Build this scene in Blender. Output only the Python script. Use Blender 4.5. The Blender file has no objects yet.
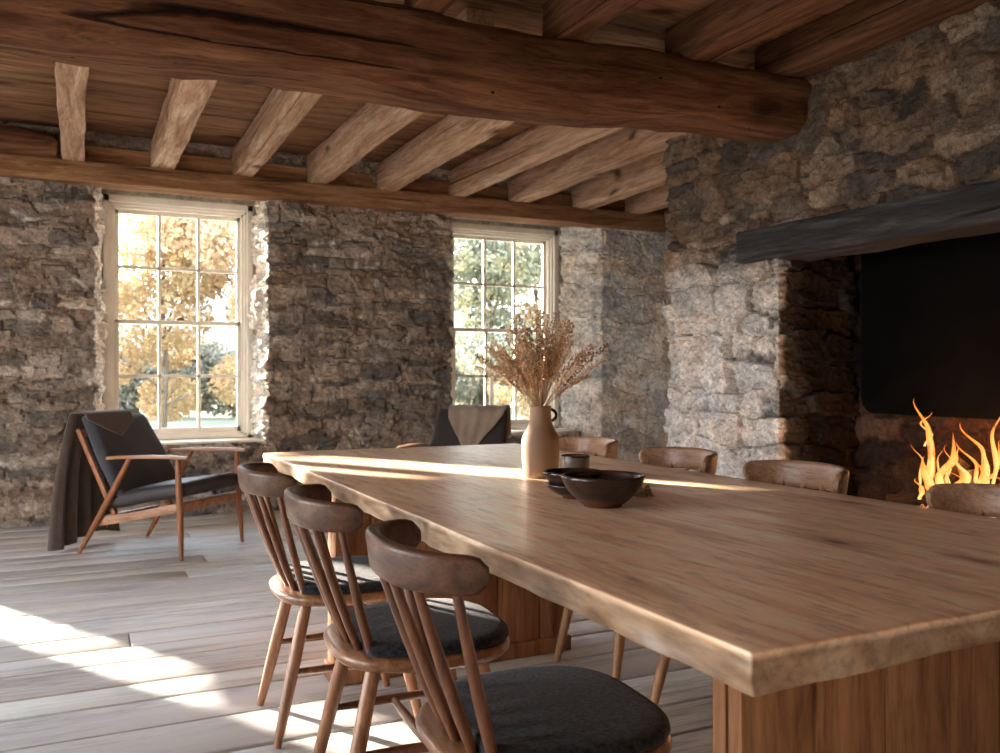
import bpy, math, random
import numpy as np
from mathutils import Vector, Matrix

random.seed(7)
SC = bpy.context.scene
COL = SC.collection
PI = math.pi
R = math.radians

# ------------------------------------------------------------------ noise
def _hash(i, j, k, s):
    n = (i * 374761393 + j * 668265263 + k * 2147483647 + s * 1274126177) & 0xffffffff
    n = ((n ^ (n >> 13)) * 1274126177) & 0xffffffff
    n = (n ^ (n >> 16)) & 0xffffffff
    return n / 4294967295.0

def vnoise(x, y, z=0.0, seed=0):
    x = np.asarray(x, float); y = np.asarray(y, float) + 0 * x; z = np.asarray(z, float) + 0 * x
    xi = np.floor(x).astype(np.int64); yi = np.floor(y).astype(np.int64); zi = np.floor(z).astype(np.int64)
    fx = x - xi; fy = y - yi; fz = z - zi
    fx = fx * fx * (3 - 2 * fx); fy = fy * fy * (3 - 2 * fy); fz = fz * fz * (3 - 2 * fz)
    r = 0
    for a in (0, 1):
        wa = fx if a else 1 - fx
        for b in (0, 1):
            wb = fy if b else 1 - fy
            for c in (0, 1):
                wc = fz if c else 1 - fz
                r = r + wa * wb * wc * _hash(xi + a, yi + b, zi + c, seed)
    return r * 2 - 1

def fbm(x, y, z=0.0, seed=0, octv=4, gain=0.5):
    r = 0; a = 1.0; f = 1.0
    for o in range(octv):
        r = r + a * vnoise(np.asarray(x) * f, np.asarray(y) * f, np.asarray(z) * f, seed + o * 17)
        a *= gain; f *= 2.03
    return r

# ------------------------------------------------------------------ mesh helpers
class MB:
    """collects vertices and faces, builds one mesh object"""
    def __init__(s):
        s.v = []; s.f = []; s.n = 0; s.c = []
    def add(s, verts, faces, col=None):
        verts = np.asarray(verts, float).reshape(-1, 3)
        s.v.append(verts)
        s.f += [tuple(i + s.n for i in f) for f in faces]
        s.n += len(verts)
        if col is not None:
            col = np.asarray(col, float)
            if col.ndim == 1: col = np.tile(col, (len(verts), 1))
        else:
            col = np.ones((len(verts), 3))
        s.c.append(col)
        return s
    def build(s, name, mat, parent=None, smooth=True, loc=None, weld=0.0, sharp=None, colors=False):
        v = np.concatenate(s.v) if s.v else np.zeros((0, 3))
        me = bpy.data.meshes.new(name)
        if loc is not None: v = v - np.array(loc)
        me.from_pydata(v.tolist(), [], s.f)
        if colors:
            c = np.concatenate(s.c)
            at = me.color_attributes.new('Tint', 'FLOAT_COLOR', 'POINT')
            at.data.foreach_set('color', np.concatenate([c, np.ones((len(c), 1))], 1).ravel())
        if weld:
            import bmesh
            bm = bmesh.new(); bm.from_mesh(me)
            bmesh.ops.remove_doubles(bm, verts=bm.verts, dist=weld)
            bmesh.ops.recalc_face_normals(bm, faces=bm.faces)
            bm.to_mesh(me); bm.free()
        if smooth:
            me.polygons.foreach_set('use_smooth', [True] * len(me.polygons))
            if sharp: me.set_sharp_from_angle(angle=R(sharp))
        me.materials.append(mat)
        me.update()
        o = bpy.data.objects.new(name, me); COL.objects.link(o)
        if loc is not None: o.location = loc
        if parent is not None: o.parent = parent
        return o

def rbox(cx, cy, cz, sx, sy, sz, r=0.005, k=2, m=(1, 1, 1), fn=None):
    """rounded box centred at c with full sizes s; m = middle subdivisions per axis"""
    h = np.array([sx, sy, sz]) / 2; r = min(r, h.min() * 0.999)
    def coords(hh, mm):
        a = [-hh + r * (1 - math.cos(t)) for t in np.linspace(0, PI / 2, k + 1)][:k]
        inner = np.linspace(-hh + r, hh - r, mm + 1)
        return np.concatenate([a, inner, -np.array(a[::-1])])
    C = [coords(h[i], m[i]) for i in range(3)]
    V = {}; verts = []; faces = []
    n = [len(c) for c in C]
    def vid(i, j, l):
        key = (i, j, l)
        if key not in V:
            V[key] = len(verts)
            p = np.array([C[0][i], C[1][j], C[2][l]])
            q = np.clip(p, -(h - r), h - r)
            d = p - q; L = np.linalg.norm(d)
            if L > 1e-9: p = q + d / L * r
            verts.append(p)
        return V[key]
    for i in range(n[0] - 1):
        for j in range(n[1] - 1):
            faces.append((vid(i, j, 0), vid(i, j + 1, 0), vid(i + 1, j + 1, 0), vid(i + 1, j, 0)))
            l = n[2] - 1
            faces.append((vid(i, j, l), vid(i + 1, j, l), vid(i + 1, j + 1, l), vid(i, j + 1, l)))
    for i in range(n[0] - 1):
        for l in range(n[2] - 1):
            faces.append((vid(i, 0, l), vid(i + 1, 0, l), vid(i + 1, 0, l + 1), vid(i, 0, l + 1)))
            j = n[1] - 1
            faces.append((vid(i, j, l), vid(i, j, l + 1), vid(i + 1, j, l + 1), vid(i + 1, j, l)))
    for j in range(n[1] - 1):
        for l in range(n[2] - 1):
            faces.append((vid(0, j, l), vid(0, j, l + 1), vid(0, j + 1, l + 1), vid(0, j + 1, l)))
            i = n[0] - 1
            faces.append((vid(i, j, l), vid(i, j + 1, l), vid(i, j + 1, l + 1), vid(i, j, l + 1)))
    v = np.array(verts)
    if fn is not None: v = fn(v)
    return v + np.array([cx, cy, cz]), faces

def sweep(path, prof, up=(0, 0, 1), cap=True, closed_prof=True):
    """path: list of points; prof(i, t) -> list of (a, b): a along side axis, b along up axis"""
    P = [Vector(p) for p in path]; n = len(P)
    verts = []; faces = []; m = None
    for i, p in enumerate(P):
        t = (P[min(i + 1, n - 1)] - P[max(i - 1, 0)]).normalized()
        u = Vector(up)
        s = t.cross(u)
        if s.length < 1e-4: s = t.cross(Vector((0, 1, 0)))
        s.normalize(); w = s.cross(t).normalized()
        pr = prof(i, i / (n - 1)); m = len(pr)
        for a, b in pr: verts.append(tuple(p + s * a + w * b))
    for i in range(n - 1):
        for j in range(m):
            k = (j + 1) % m
            faces.append((i * m + j, i * m + k, (i + 1) * m + k, (i + 1) * m + j))
    if cap:
        faces.append(tuple(range(m - 1, -1, -1)))
        faces.append(tuple((n - 1) * m + j for j in range(m)))
    return verts, faces

def circle(rx, ry=None, n=12):
    ry = rx if ry is None else ry
    return [(rx * math.cos(2 * PI * j / n), ry * math.sin(2 * PI * j / n)) for j in range(n)]

def rrect(w, h, r, k=3):
    r = min(r, w / 2 * .98, h / 2 * .98); out = []
    for cx, cy, a0 in ((w / 2 - r, h / 2 - r, 0), (-w / 2 + r, h / 2 - r, 90), (-w / 2 + r, -h / 2 + r, 180), (w / 2 - r, -h / 2 + r, 270)):
        for q in range(k + 1):
            a = R(a0 + 90 * q / k); out.append((cx + r * math.cos(a), cy + r * math.sin(a)))
    return out

def tube(path, rad, n=10):
    if not hasattr(rad, '__len__'): rad = [rad] * len(path)
    return sweep(path, lambda i, t: circle(rad[i], n=n), up=(0.02, 0.03, 1))

def lerp_pts(a, b, n):
    return [tuple(a[q] + (b[q] - a[q]) * i / (n - 1) for q in range(3)) for i in range(n)]

def lathe(profile, n=40, c=(0, 0, 0)):
    verts = []; faces = []
    for r, z in profile:
        for j in range(n):
            a = 2 * PI * j / n
            verts.append((c[0] + r * math.cos(a), c[1] + r * math.sin(a), c[2] + z))
    for i in range(len(profile) - 1):
        for j in range(n):
            k = (j + 1) % n
            faces.append((i * n + j, i * n + k, (i + 1) * n + k, (i + 1) * n + j))
    faces.append(tuple(range(n - 1, -1, -1)))
    return verts, faces

# ------------------------------------------------------------------ tagging
def tag(o, label=None, cat=None, group=None, kind=None):
    if label: o['label'] = label
    if cat: o['category'] = cat
    if group: o['group'] = group
    if kind: o['kind'] = kind
    return o

def empty(name, loc=(0, 0, 0), rz=0.0):
    o = bpy.data.objects.new(name, None); COL.objects.link(o)
    o.location = loc; o.rotation_euler = (0, 0, rz); o.empty_display_size = .1
    return o

def copy_tree(o, parent=None):
    c = o.copy(); COL.objects.link(c)
    if parent is not None: c.parent = parent
    for ch in list(o.children): copy_tree(ch, c)
    return c

# ------------------------------------------------------------------ materials
class NT:
    def __init__(s, name):
        s.m = bpy.data.materials.new(name); s.m.use_nodes = True
        s.t = s.m.node_tree; s.t.nodes.clear()
        s.out = s.t.nodes.new('ShaderNodeOutputMaterial')
    def n(s, typ, **kw):
        nd = s.t.nodes.new('ShaderNode' + typ)
        for k, v in kw.items():
            if k.startswith('i_'):
                key = k[2:]
                key = int(key) if key.isdigit() else key.replace('_', ' ')
                nd.inputs[key].default_value = v
            else: setattr(nd, k, v)
        return nd
    def l(s, a, b): s.t.links.new(a, b); return s
    def ramp(s, fac, stops, interp='LINEAR'):
        r = s.n('ValToRGB'); e = r.color_ramp; e.interpolation = interp
        while len(e.elements) < len(stops): e.elements.new(0.5)
        for el, (p, c) in zip(e.elements, stops):
            el.position = p; el.color = (c[0], c[1], c[2], 1) if hasattr(c, '__len__') else (c, c, c, 1)
        s.l(fac, r.inputs[0]); return r.outputs[0]
    def mix(s, f, a, b, mode='MIX'):
        m = s.n('Mix', data_type='RGBA', blend_type=mode)
        if hasattr(f, 'links') or hasattr(f, 'is_linked'): s.l(f, m.inputs[0])
        else: m.inputs[0].default_value = f
        for x, i in ((a, 6), (b, 7)):
            if hasattr(x, 'is_linked'): s.l(x, m.inputs[i])
            else: m.inputs[i].default_value = (x[0], x[1], x[2], 1)
        return m.outputs[2]
    def math(s, op, a, b=None, clamp=False):
        m = s.n('Math', operation=op, use_clamp=clamp)
        for x, i in ((a, 0), (b, 1)):
            if x is None: continue
            if hasattr(x, 'is_linked'): s.l(x, m.inputs[i])
            else: m.inputs[i].default_value = x
        return m.outputs[0]
    def coords(s, scale=(1, 1, 1), kind='Object', rot=(0, 0, 0)):
        tc = s.n('TexCoord'); mp = s.n('Mapping')
        mp.inputs['Scale'].default_value = scale; mp.inputs['Rotation'].default_value = rot
        if kind == 'Object':
            oi = s.n('ObjectInfo'); ad = s.n('VectorMath', operation='ADD'); sc = s.n('VectorMath', operation='SCALE')
            cb = s.n('CombineXYZ')
            for q in range(3): s.l(oi.outputs['Random'], cb.inputs[q])
            s.l(cb.outputs[0], sc.inputs[0]); sc.inputs['Scale'].default_value = 23.0
            s.l(tc.outputs[kind], ad.inputs[0]); s.l(sc.outputs[0], ad.inputs[1]); s.l(ad.outputs[0], mp.inputs[0])
        else: s.l(tc.outputs[kind], mp.inputs[0])
        return mp.outputs[0]
    def noise(s, vec, scale=5, detail=4, rough=.5, dist=0, out=0):
        n = s.n('TexNoise'); n.inputs['Scale'].default_value = scale; n.inputs['Detail'].default_value = detail
        n.inputs['Roughness'].default_value = rough; n.inputs['Distortion'].default_value = dist
        s.l(vec, n.inputs['Vector']); return n.outputs[out]
    def principled(s, col, rough=.5, spec=.5, bump=None, bstr=.3, bdist=.01, **kw):
        p = s.n('BsdfPrincipled')
        if hasattr(col, 'is_linked'): s.l(col, p.inputs['Base Color'])
        else: p.inputs['Base Color'].default_value = (*col, 1)
        if hasattr(rough, 'is_linked'): s.l(rough, p.inputs['Roughness'])
        else: p.inputs['Roughness'].default_value = rough
        p.inputs['Specular IOR Level'].default_value = spec
        for k, v in kw.items(): p.inputs[k.replace('_', ' ')].default_value = v
        if bump is not None:
            b = s.n('Bump'); b.inputs['Strength'].default_value = bstr; b.inputs['Distance'].default_value = bdist
            s.l(bump, b.inputs['Height']); s.l(b.outputs[0], p.inputs['Normal'])
        s.l(p.outputs[0], s.out.inputs[0]); return p

def wood(name, dark, mid, light, axis='X', scale=1.0, rough=.5, spec=.4, bstr=.25, bdist=.004,
         cracks=0.0, knots=0.0, holes=0.0, spots=0.0, a=.09, gain=0.0, wear=None, coat=0.0, tint=False):
    m = NT(name)
    S = {'X': (a, 1, 1), 'Y': (1, a, 1), 'Z': (1, 1, a)}[axis]
    v = m.coords(tuple(q * scale for q in S))
    warp = m.noise(v, 2.2, 2, .5, out=1)
    vv = m.n('VectorMath', operation='MULTIPLY_ADD'); m.l(warp, vv.inputs[0]); vv.inputs[1].default_value = (.12, .12, .12); m.l(v, vv.inputs[2])
    v2 = vv.outputs[0]
    g = m.noise(v2, 14, 6, .62, 1.2)
    fine = m.noise(v2, 95, 5, .72, .2)
    big = m.noise(v, 1.6, 3, .5)
    col = m.ramp(g, [(.28, dark), (.48, mid), (.72, light)])
    f2 = m.ramp(fine, [(.36, .42), (.50, 1.0), (.64, 1.22)])
    col = m.mix(.55, col, f2, 'MULTIPLY')
    bg = m.ramp(big, [(.3, .72), (.7, 1.15)])
    col = m.mix(.7, col, bg, 'MULTIPLY')
    h = m.math('ADD', m.math('MULTIPLY', g, .6), m.math('MULTIPLY', fine, .4))
    if knots:
        kv = m.coords(tuple((.45 if q == a else 1) * scale * knots for q in S))
        kw_ = m.noise(kv, 3, 2, .5, out=1)
        kk = m.n('VectorMath', operation='MULTIPLY_ADD'); m.l(kw_, kk.inputs[0]); kk.inputs[1].default_value = (.25, .25, .25); m.l(kv, kk.inputs[2])
        vo = m.n('TexVoronoi'); vo.inputs['Scale'].default_value = 2.6; m.l(kk.outputs[0], vo.inputs[0])
        kn = m.ramp(vo.outputs[0], [(.05, .0), (.13, .75), (.22, 1)])
        col = m.mix(.85, col, m.mix(kn, dark and tuple(q * .35 for q in dark), (1, 1, 1)), 'MULTIPLY')
    if cracks:
        cv = m.coords(tuple((.022 if q == a else .8) * scale for q in S))
        cn = m.noise(cv, 3.6, 2, .4, .0)
        d = m.math('ABSOLUTE', m.math('SUBTRACT', cn, .5))
        gate = m.ramp(m.noise(m.coords(tuple((.5 if q == a else 1.3) for q in S)), 1.3, 1, .5), [(.5, 0), (.56, 1)])
        ck = m.ramp(d, [(.0, 0), (.003 * cracks, .15), (.007 * cracks, 1)])
        ck = m.mix(gate, (1, 1, 1), ck)
        col = m.mix(1, col, m.mix(ck, (.08, .05, .04), (1, 1, 1)), 'MULTIPLY')
        h = m.math('ADD', h, m.math('MULTIPLY', ck, 1.2))
    if holes:
        hv = m.coords((.7, 1, 1)) if axis == 'X' else m.coords((1, .7, 1))
        vo = m.n('TexVoronoi'); vo.inputs['Scale'].default_value = holes; m.l(hv, vo.inputs[0])
        hn = m.ramp(vo.outputs[0], [(.035, .0), (.06, 1)])
        col = m.mix(1, col, m.mix(hn, (.1, .06, .05), (1, 1, 1)), 'MULTIPLY')
    if spots:
        sv = m.coords(tuple((.4 if q == a else 1) for q in S))
        vo = m.n('TexVoronoi'); vo.inputs['Scale'].default_value = spots; m.l(sv, vo.inputs[0])
        sn = m.ramp(vo.outputs[0], [(.02, .0), (.05, .55), (.16, 1)])
        col = m.mix(1, col, m.mix(sn, (.22, .13, .09), (1, 1, 1)), 'MULTIPLY')
    if wear is not None:
        wn = m.ramp(m.noise(v, 3.5, 5, .65, .5), [(.45, 0), (.62, 1)])
        col = m.mix(wn, col, wear)
    if tint:
        at = m.n('VertexColor', layer_name='Tint')
        col = m.mix(1, col, at.outputs[0], 'MULTIPLY')
    kw = {}
    if coat: kw = dict(Coat_Weight=coat, Coat_Roughness=.25)
    if gain: col = m.mix(1, col, (gain, gain * .985, gain * .96), 'MULTIPLY')
    rr = m.ramp(g, [(.3, min(1, rough * 1.15)), (.7, rough * .85)])
    m.principled(col, rr, spec, h, bstr, bdist, **kw)
    return m.m

def stone_mat(name, soot=False, contrast=1.0):
    m = NT(name)
    at = m.n('VertexColor', layer_name='Tint')
    v = m.coords((1, 1, 1))
    n1 = m.noise(v, 9, 8, .65, .4)
    n2 = m.noise(v, 38, 6, .7, .2)
    n3 = m.noise(v, 3.1, 4, .6)
    n4 = m.noise(v, 110, 4, .75)
    c = m.mix(.9, at.outputs[0], m.ramp(n1, [(.3, (.6, .585, .57)), (.5, (1.1, 1.09, 1.08)), (.7, (1.6, 1.59, 1.58))]), 'MULTIPLY')
    c = m.mix(.8, c, m.ramp(n2, [(.32, .5), (.52, 1.1), (.75, 1.6)]), 'MULTIPLY')
    c = m.mix(.55, c, m.ramp(n3, [(.35, (1.08, .92, .78)), (.6, (.96, 1.0, 1.04))]), 'MULTIPLY')
    c = m.mix(.7, c, m.ramp(n4, [(.36, .55), (.50, 1.05), (.64, 1.45)]), 'MULTIPLY')
    h = m.math('ADD', m.math('MULTIPLY', n1, .5), m.math('ADD', m.math('MULTIPLY', n2, .4), m.math('MULTIPLY', n4, .15)))
    m.principled(c, .9, .18, h, .9, .025)
    return m.m

def simple(name, col, rough=.5, spec=.5, bscale=0, bstr=.2, bdist=.003, vary=0.0, **kw):
    m = NT(name)
    v = m.coords()
    c = col; bump = None
    if vary:
        n = m.noise(v, 6, 5, .6)
        c = m.ramp(n, [(.3, tuple(q * (1 - vary) for q in col)), (.7, tuple(min(1, q * (1 + vary)) for q in col))])
    if bscale: bump = m.noise(v, bscale, 5, .6)
    m.principled(c, rough, spec, bump, bstr, bdist, **kw)
    return m.m

def fabric(name, dark, light, scale=260, bstr=.6, sheen=.4, heather=.0):
    m = NT(name)
    v = m.coords()
    n = m.noise(v, scale, 3, .7); n2 = m.noise(v, 7, 4, .6)
    c = m.ramp(n, [(.35, dark), (.65, light)])
    c = m.mix(.6, c, m.ramp(n2, [(.3, .75), (.7, 1.2)]), 'MULTIPLY')
    m.principled(c, .95, .1, n, bstr, .0025, Sheen_Weight=sheen, Sheen_Roughness=.5)
    return m.m

M = {}
M['beam'] = wood('old_beam_oak', (.052, .020, .010), (.125, .054, .027), (.24, .115, .06), 'X', 1.0, .8, .15, .7, .012, cracks=1.0, knots=.9, holes=7)
M['joist'] = wood('joist_oak', (.28, .145, .088), (.52, .315, .205), (.76, .56, .425), 'X', 1.1, .85, .12, .7, .010, cracks=.8, knots=1.2)
M['plate'] = wood('wall_plate_oak', (.15, .066, .032), (.30, .148, .074), (.45, .26, .14), 'X', 1.1, .85, .12, .7, .010, cracks=.8, knots=1.2)
M['board'] = wood('ceiling_boards', (.13, .06, .032), (.28, .145, .08), (.42, .25, .15), 'X', 1.0, .85, .12, .5, .008, knots=.9, tint=True)
M['floor'] = wood('washed_floorboards', (.36, .325, .30), (.58, .545, .51), (.74, .715, .68), 'X', .9, .6, .3, .6, .006, knots=.7, wear=(.66, .635, .60), tint=True)
M['table'] = wood('table_oak', (.46, .275, .165), (.71, .50, .335), (.86, .69, .52), 'Y', .62, .33, .6, .3, .003, knots=.45, spots=3.2, a=.15, tint=True, gain=1.42)
M['support'] = wood('support_pine', (.15, .062, .026), (.30, .135, .06), (.42, .215, .10), 'Z', 1.0, .6, .3, .4, .005, knots=.9)
M['chair_z'] = wood('chair_walnut_z', (.07, .024, .010), (.15, .055, .022), (.25, .10, .045), 'Z', 1.6, .36, .5, .15, .002, coat=.3)
M['chair_leg'] = wood('chair_leg_oak', (.17, .062, .024), (.31, .13, .055), (.43, .21, .095), 'Z', 1.6, .38, .5, .15, .002, coat=.3)
M['chair_x'] = wood('chair_walnut_x', (.06, .025, .014), (.105, .047, .026), (.17, .082, .046), 'X', 1.6, .42, .4, .15, .002, coat=.1)
M['rail'] = wood('rail_bent_oak', (.12, .045, .02), (.26, .115, .05), (.38, .19, .09), 'X', 1.6, .36, .5, .15, .002, coat=.3)
M['teak_z'] = wood('armchair_teak_z', (.16, .055, .02), (.29, .105, .04), (.40, .165, .07), 'Z', 1.6, .45, .4, .15, .002)
M['teak_y'] = wood('armchair_teak_y', (.22, .10, .05), (.38, .19, .10), (.50, .28, .16), 'Y', 1.6, .4, .5, .15, .002)
M['lintel'] = wood('charred_lintel', (.008, .007, .008), (.032, .029, .031), (.105, .096, .098), 'X', 1.0, .7, .3, 1.0, .012, cracks=1.4)
M['log'] = wood('charred_log', (.01, .008, .007), (.04, .028, .02), (.09, .06, .04), 'X', 2.0, .9, .1, .8, .01)
M['bark'] = wood('tree_bark', (.07, .055, .042), (.13, .105, .08), (.20, .17, .135), 'Z', 1.0, .9, .1, .6, .02)
M['stone'] = stone_mat('rubble_stone')
M['paint'] = simple('cream_painted_wood', (.86, .80, .70), .5, .35, 30, .15, .002, .08)
M['lime'] = simple('limewash_stone', (.66, .63, .58), .9, .1, 16, .8, .02, .3)
M['plaster'] = simple('rough_lime_plaster', (.55, .49, .42), .9, .1, 9, .5, .02, .15)
M['charcoal'] = fabric('charcoal_wool', (.006, .0065, .008), (.040, .041, .047), 95, 1.0, .15)
M['slate'] = fabric('slate_grey_wool', (.028, .028, .033), (.075, .075, .085))
M['throw'] = fabric('taupe_throw', (.075, .055, .045), (.15, .115, .098), 190, .5)
M['tan_throw'] = fabric('tan_linen_throw', (.20, .15, .11), (.34, .265, .20), 190, .5)
M['leather'] = simple('dark_leather', (.035, .027, .026), .55, .4, 60, .2, .002, .2)
M['clay'] = simple('tan_stoneware', (.30, .18, .11), .6, .35, 50, .15, .001, .1)
M['glaze'] = simple('dark_brown_glaze', (.035, .018, .012), .22, .6, 20, .05, .001, .3)
M['rawclay'] = simple('unglazed_clay_foot', (.16, .07, .035), .75, .2, 80, .2, .001, .1)
M['cupglaze'] = simple('taupe_cup_glaze', (.13, .10, .075), .35, .5, 20, .05, .001, .25)
M['iron'] = simple('soot_black_iron', (.004, .0035, .0035), .95, .05, 30, .3, .004, .3)
M['brass'] = simple('aged_brass_catch', (.20, .13, .06), .4, .5, Metallic=.9)
M['soil'] = simple('lawn_earth', (.03, .04, .015), .95, .1, 5, .3, .02, .3)

def glass_mat(name='window_glass', tint=(1, 1, 1)):
    m = NT(name)
    tr = m.n('BsdfTransparent'); tr.inputs[0].default_value = (*tint, 1)
    gl = m.n('BsdfGlossy'); gl.inputs['Roughness'].default_value = .02
    fr = m.n('Fresnel'); fr.inputs[0].default_value = 1.45
    wv = m.noise(m.coords(), 5, 2, .5)
    b = m.n('Bump'); b.inputs['Strength'].default_value = .08; b.inputs['Distance'].default_value = .01
    m.l(wv, b.inputs['Height']); m.l(b.outputs[0], gl.inputs['Normal'])
    mx = m.n('MixShader'); m.l(fr.outputs[0], mx.inputs[0]); m.l(tr.outputs[0], mx.inputs[1]); m.l(gl.outputs[0], mx.inputs[2])
    m.l(mx.outputs[0], m.out.inputs[0]); return m.m
M['glass'] = glass_mat()

def leaf_mat(name, cols, trans=.5):
    m = NT(name)
    v = m.coords()
    n = m.noise(v, 1.3, 3, .6)
    c = m.ramp(n, [(.3, cols[0]), (.5, cols[1]), (.7, cols[2])])
    d = m.n('BsdfDiffuse'); t = m.n('BsdfTranslucent'); m.l(c, d.inputs[0]); m.l(c, t.inputs[0])
    mx = m.n('MixShader'); mx.inputs[0].default_value = trans
    m.l(d.outputs[0], mx.inputs[1]); m.l(t.outputs[0], mx.inputs[2]); m.l(mx.outputs[0], m.out.inputs[0])
    return m.m
K = 1.0
M['leaf_gold'] = leaf_mat('autumn_gold_leaves', [(.36, .25, .13), (.44, .31, .17), (.34, .28, .15)])
M['leaf_rust'] = leaf_mat('autumn_rust_leaves', [(.40, .26, .15), (.46, .33, .20), (.36, .28, .16)])
M['leaf_green'] = leaf_mat('olive_green_leaves', [(.17, .18, .13), (.22, .23, .16), (.34, .30, .17)])
M['leaf_hedge'] = leaf_mat('dark_hedge_leaves', [(.185, .175, .135), (.23, .215, .16), (.28, .26, .19)])
M['grass'] = leaf_mat('lawn_grass', [(.075, .10, .03), (.11, .13, .05), (.14, .15, .07)], .2)
M['hill'] = simple('far_hill_woodland', (.20, .20, .20), .95, .1, 1, .3, .1, .3)

def grass_flat():
    m = NT('lawn_surface'); v = m.coords()
    c = m.ramp(m.noise(v, .8, 5, .6), [(.3, (.12, .13, .08)), (.7, (.19, .19, .13))])
    m.principled(c, .95, .1, m.noise(v, 20, 4, .6), .5, .03); return m.m
M['lawn'] = grass_flat()

def emis(name, stops, strength, alpha_edge=True):
    m = NT(name)
    tc = m.n('TexCoord'); sp = m.n('SeparateXYZ'); m.l(tc.outputs['Generated'], sp.inputs[0])
    nz = m.noise(tc.outputs['Object'], 16, 3, .6)
    f = m.math('ADD', sp.outputs[2], m.math('MULTIPLY', m.math('SUBTRACT', nz, .5), .5))
    lw = m.n('LayerWeight'); lw.inputs[0].default_value = .5
    col = m.ramp(f, stops)
    col = m.mix(m.ramp(lw.outputs[1], [(.08, 0), (.6, 1)]), col, (.95, .20, .02))
    e = m.n('Emission'); m.l(col, e.inputs[0]); e.inputs[1].default_value = strength
    tr = m.n('BsdfTransparent')
    mx = m.n('MixShader')
    fac = m.ramp(lw.outputs[1], [(.3, 0), (.8, .97)])
    hole = m.ramp(m.noise(m.coords((1, 1, .45)), 26, 3, .6), [(.36, .85), (.50, 0)])
    fac = m.math('MAXIMUM', fac, hole)
    m.l(fac, mx.inputs[0]); m.l(e.outputs[0], mx.inputs[1]); m.l(tr.outputs[0], mx.inputs[2])
    m.l(mx.outputs[0], m.out.inputs[0]); return m.m
M['flame'] = emis('log_fire_flame', [(.0, (1, .58, .20)), (.35, (1, .50, .15)), (.7, (1, .30, .05)), (1, (.9, .12, .01))], 1.15)
def ember_mat():
    m = NT('glowing_embers'); v = m.coords()
    n = m.noise(v, 28, 4, .7)
    c = m.ramp(n, [(.45, (.01, .006, .005)), (.56, (.9, .14, .02)), (.68, (1, .55, .15))])
    e = m.n('Emission'); m.l(c, e.inputs[0]); e.inputs[1].default_value = 1.6
    d = m.n('BsdfDiffuse'); d.inputs[0].default_value = (.03, .02, .02, 1)
    a = m.n('AddShader'); m.l(e.outputs[0], a.inputs[0]); m.l(d.outputs[0], a.inputs[1]); m.l(a.outputs[0], m.out.inputs[0])
    return m.m
M['ember'] = ember_mat()
M['straw'] = simple('dry_stem_straw', (.50, .33, .19), .8, .2)
M['seed'] = simple('dry_seed_heads', (.56, .33, .18), .85, .15)
M['seeddark'] = simple('brown_dry_seed_heads', (.30, .155, .08), .85, .15)
M['seedpale'] = simple('pale_dry_seed_heads', (.78, .60, .43), .85, .15)

# ------------------------------------------------------------------ masonry
def stone_field(u, z, seed, row=(.07, .16), wid=(.14, .42), warp=.03, warpf=4.0, p=3.0):
    """returns (F1, F2, id, du, dz) for rubble stones laid in rough courses"""
    rng = np.random.RandomState(seed)
    u0, u1, z0, z1 = u.min() - .5, u.max() + .5, z.min() - .3, z.max() + .3
    seeds = []
    zz = z0
    while zz < z1:
        h = rng.uniform(*row); uu = u0 - rng.uniform(0, .3)
        while uu < u1:
            w = rng.uniform(*wid) * (.6 + .8 * rng.rand())
            if rng.rand() < .18 and h > row[0] * 1.4:      # two thin stones on top of each other
                seeds.append((uu + w / 2, zz + h * .25, w * .5, h * .26)); seeds.append((uu + w / 2, zz + h * .75, w * .5, h * .26))
            else:
                seeds.append((uu + w / 2, zz + h / 2 + rng.uniform(-.25, .25) * h, w * .5, h * .5 * rng.uniform(.85, 1.25)))
            uu += w
        zz += h
    S = np.array(seeds)
    wu = u + warp * fbm(u * warpf, z * warpf, 0, seed + 3, 3)
    wz = z + warp * .7 * fbm(u * warpf, z * warpf, 9.1, seed + 5, 3)
    n = len(u); F1 = np.full(n, 9.); F2 = np.full(n, 9.); ID = np.zeros(n, int)
    for s, (su, sz, sw, sh) in enumerate(S):
        msk = np.nonzero((np.abs(wu - su) < sw * 2.6) & (np.abs(wz - sz) < sh * 3.2))[0]
        if len(msk) == 0: continue
        d = ((np.abs(wu[msk] - su) / sw) ** p + (np.abs(wz[msk] - sz) / sh) ** p) ** (1 / p)
        f1 = F1[msk]; f2 = F2[msk]
        near = d < f1
        F2[msk] = np.where(near, f1, np.minimum(f2, d))
        F1[msk] = np.where(near, d, f1)
        ID[msk] = np.where(near, s, ID[msk])
    du = (wu - S[ID, 0]) / S[ID, 2]; dz = (wz - S[ID, 1]) / S[ID, 3]
    return F1, F2, ID, du, dz

def sstep(a, b, x):
    t = np.clip((x - a) / (b - a), 0, 1); return t * t * (3 - 2 * t)

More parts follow.
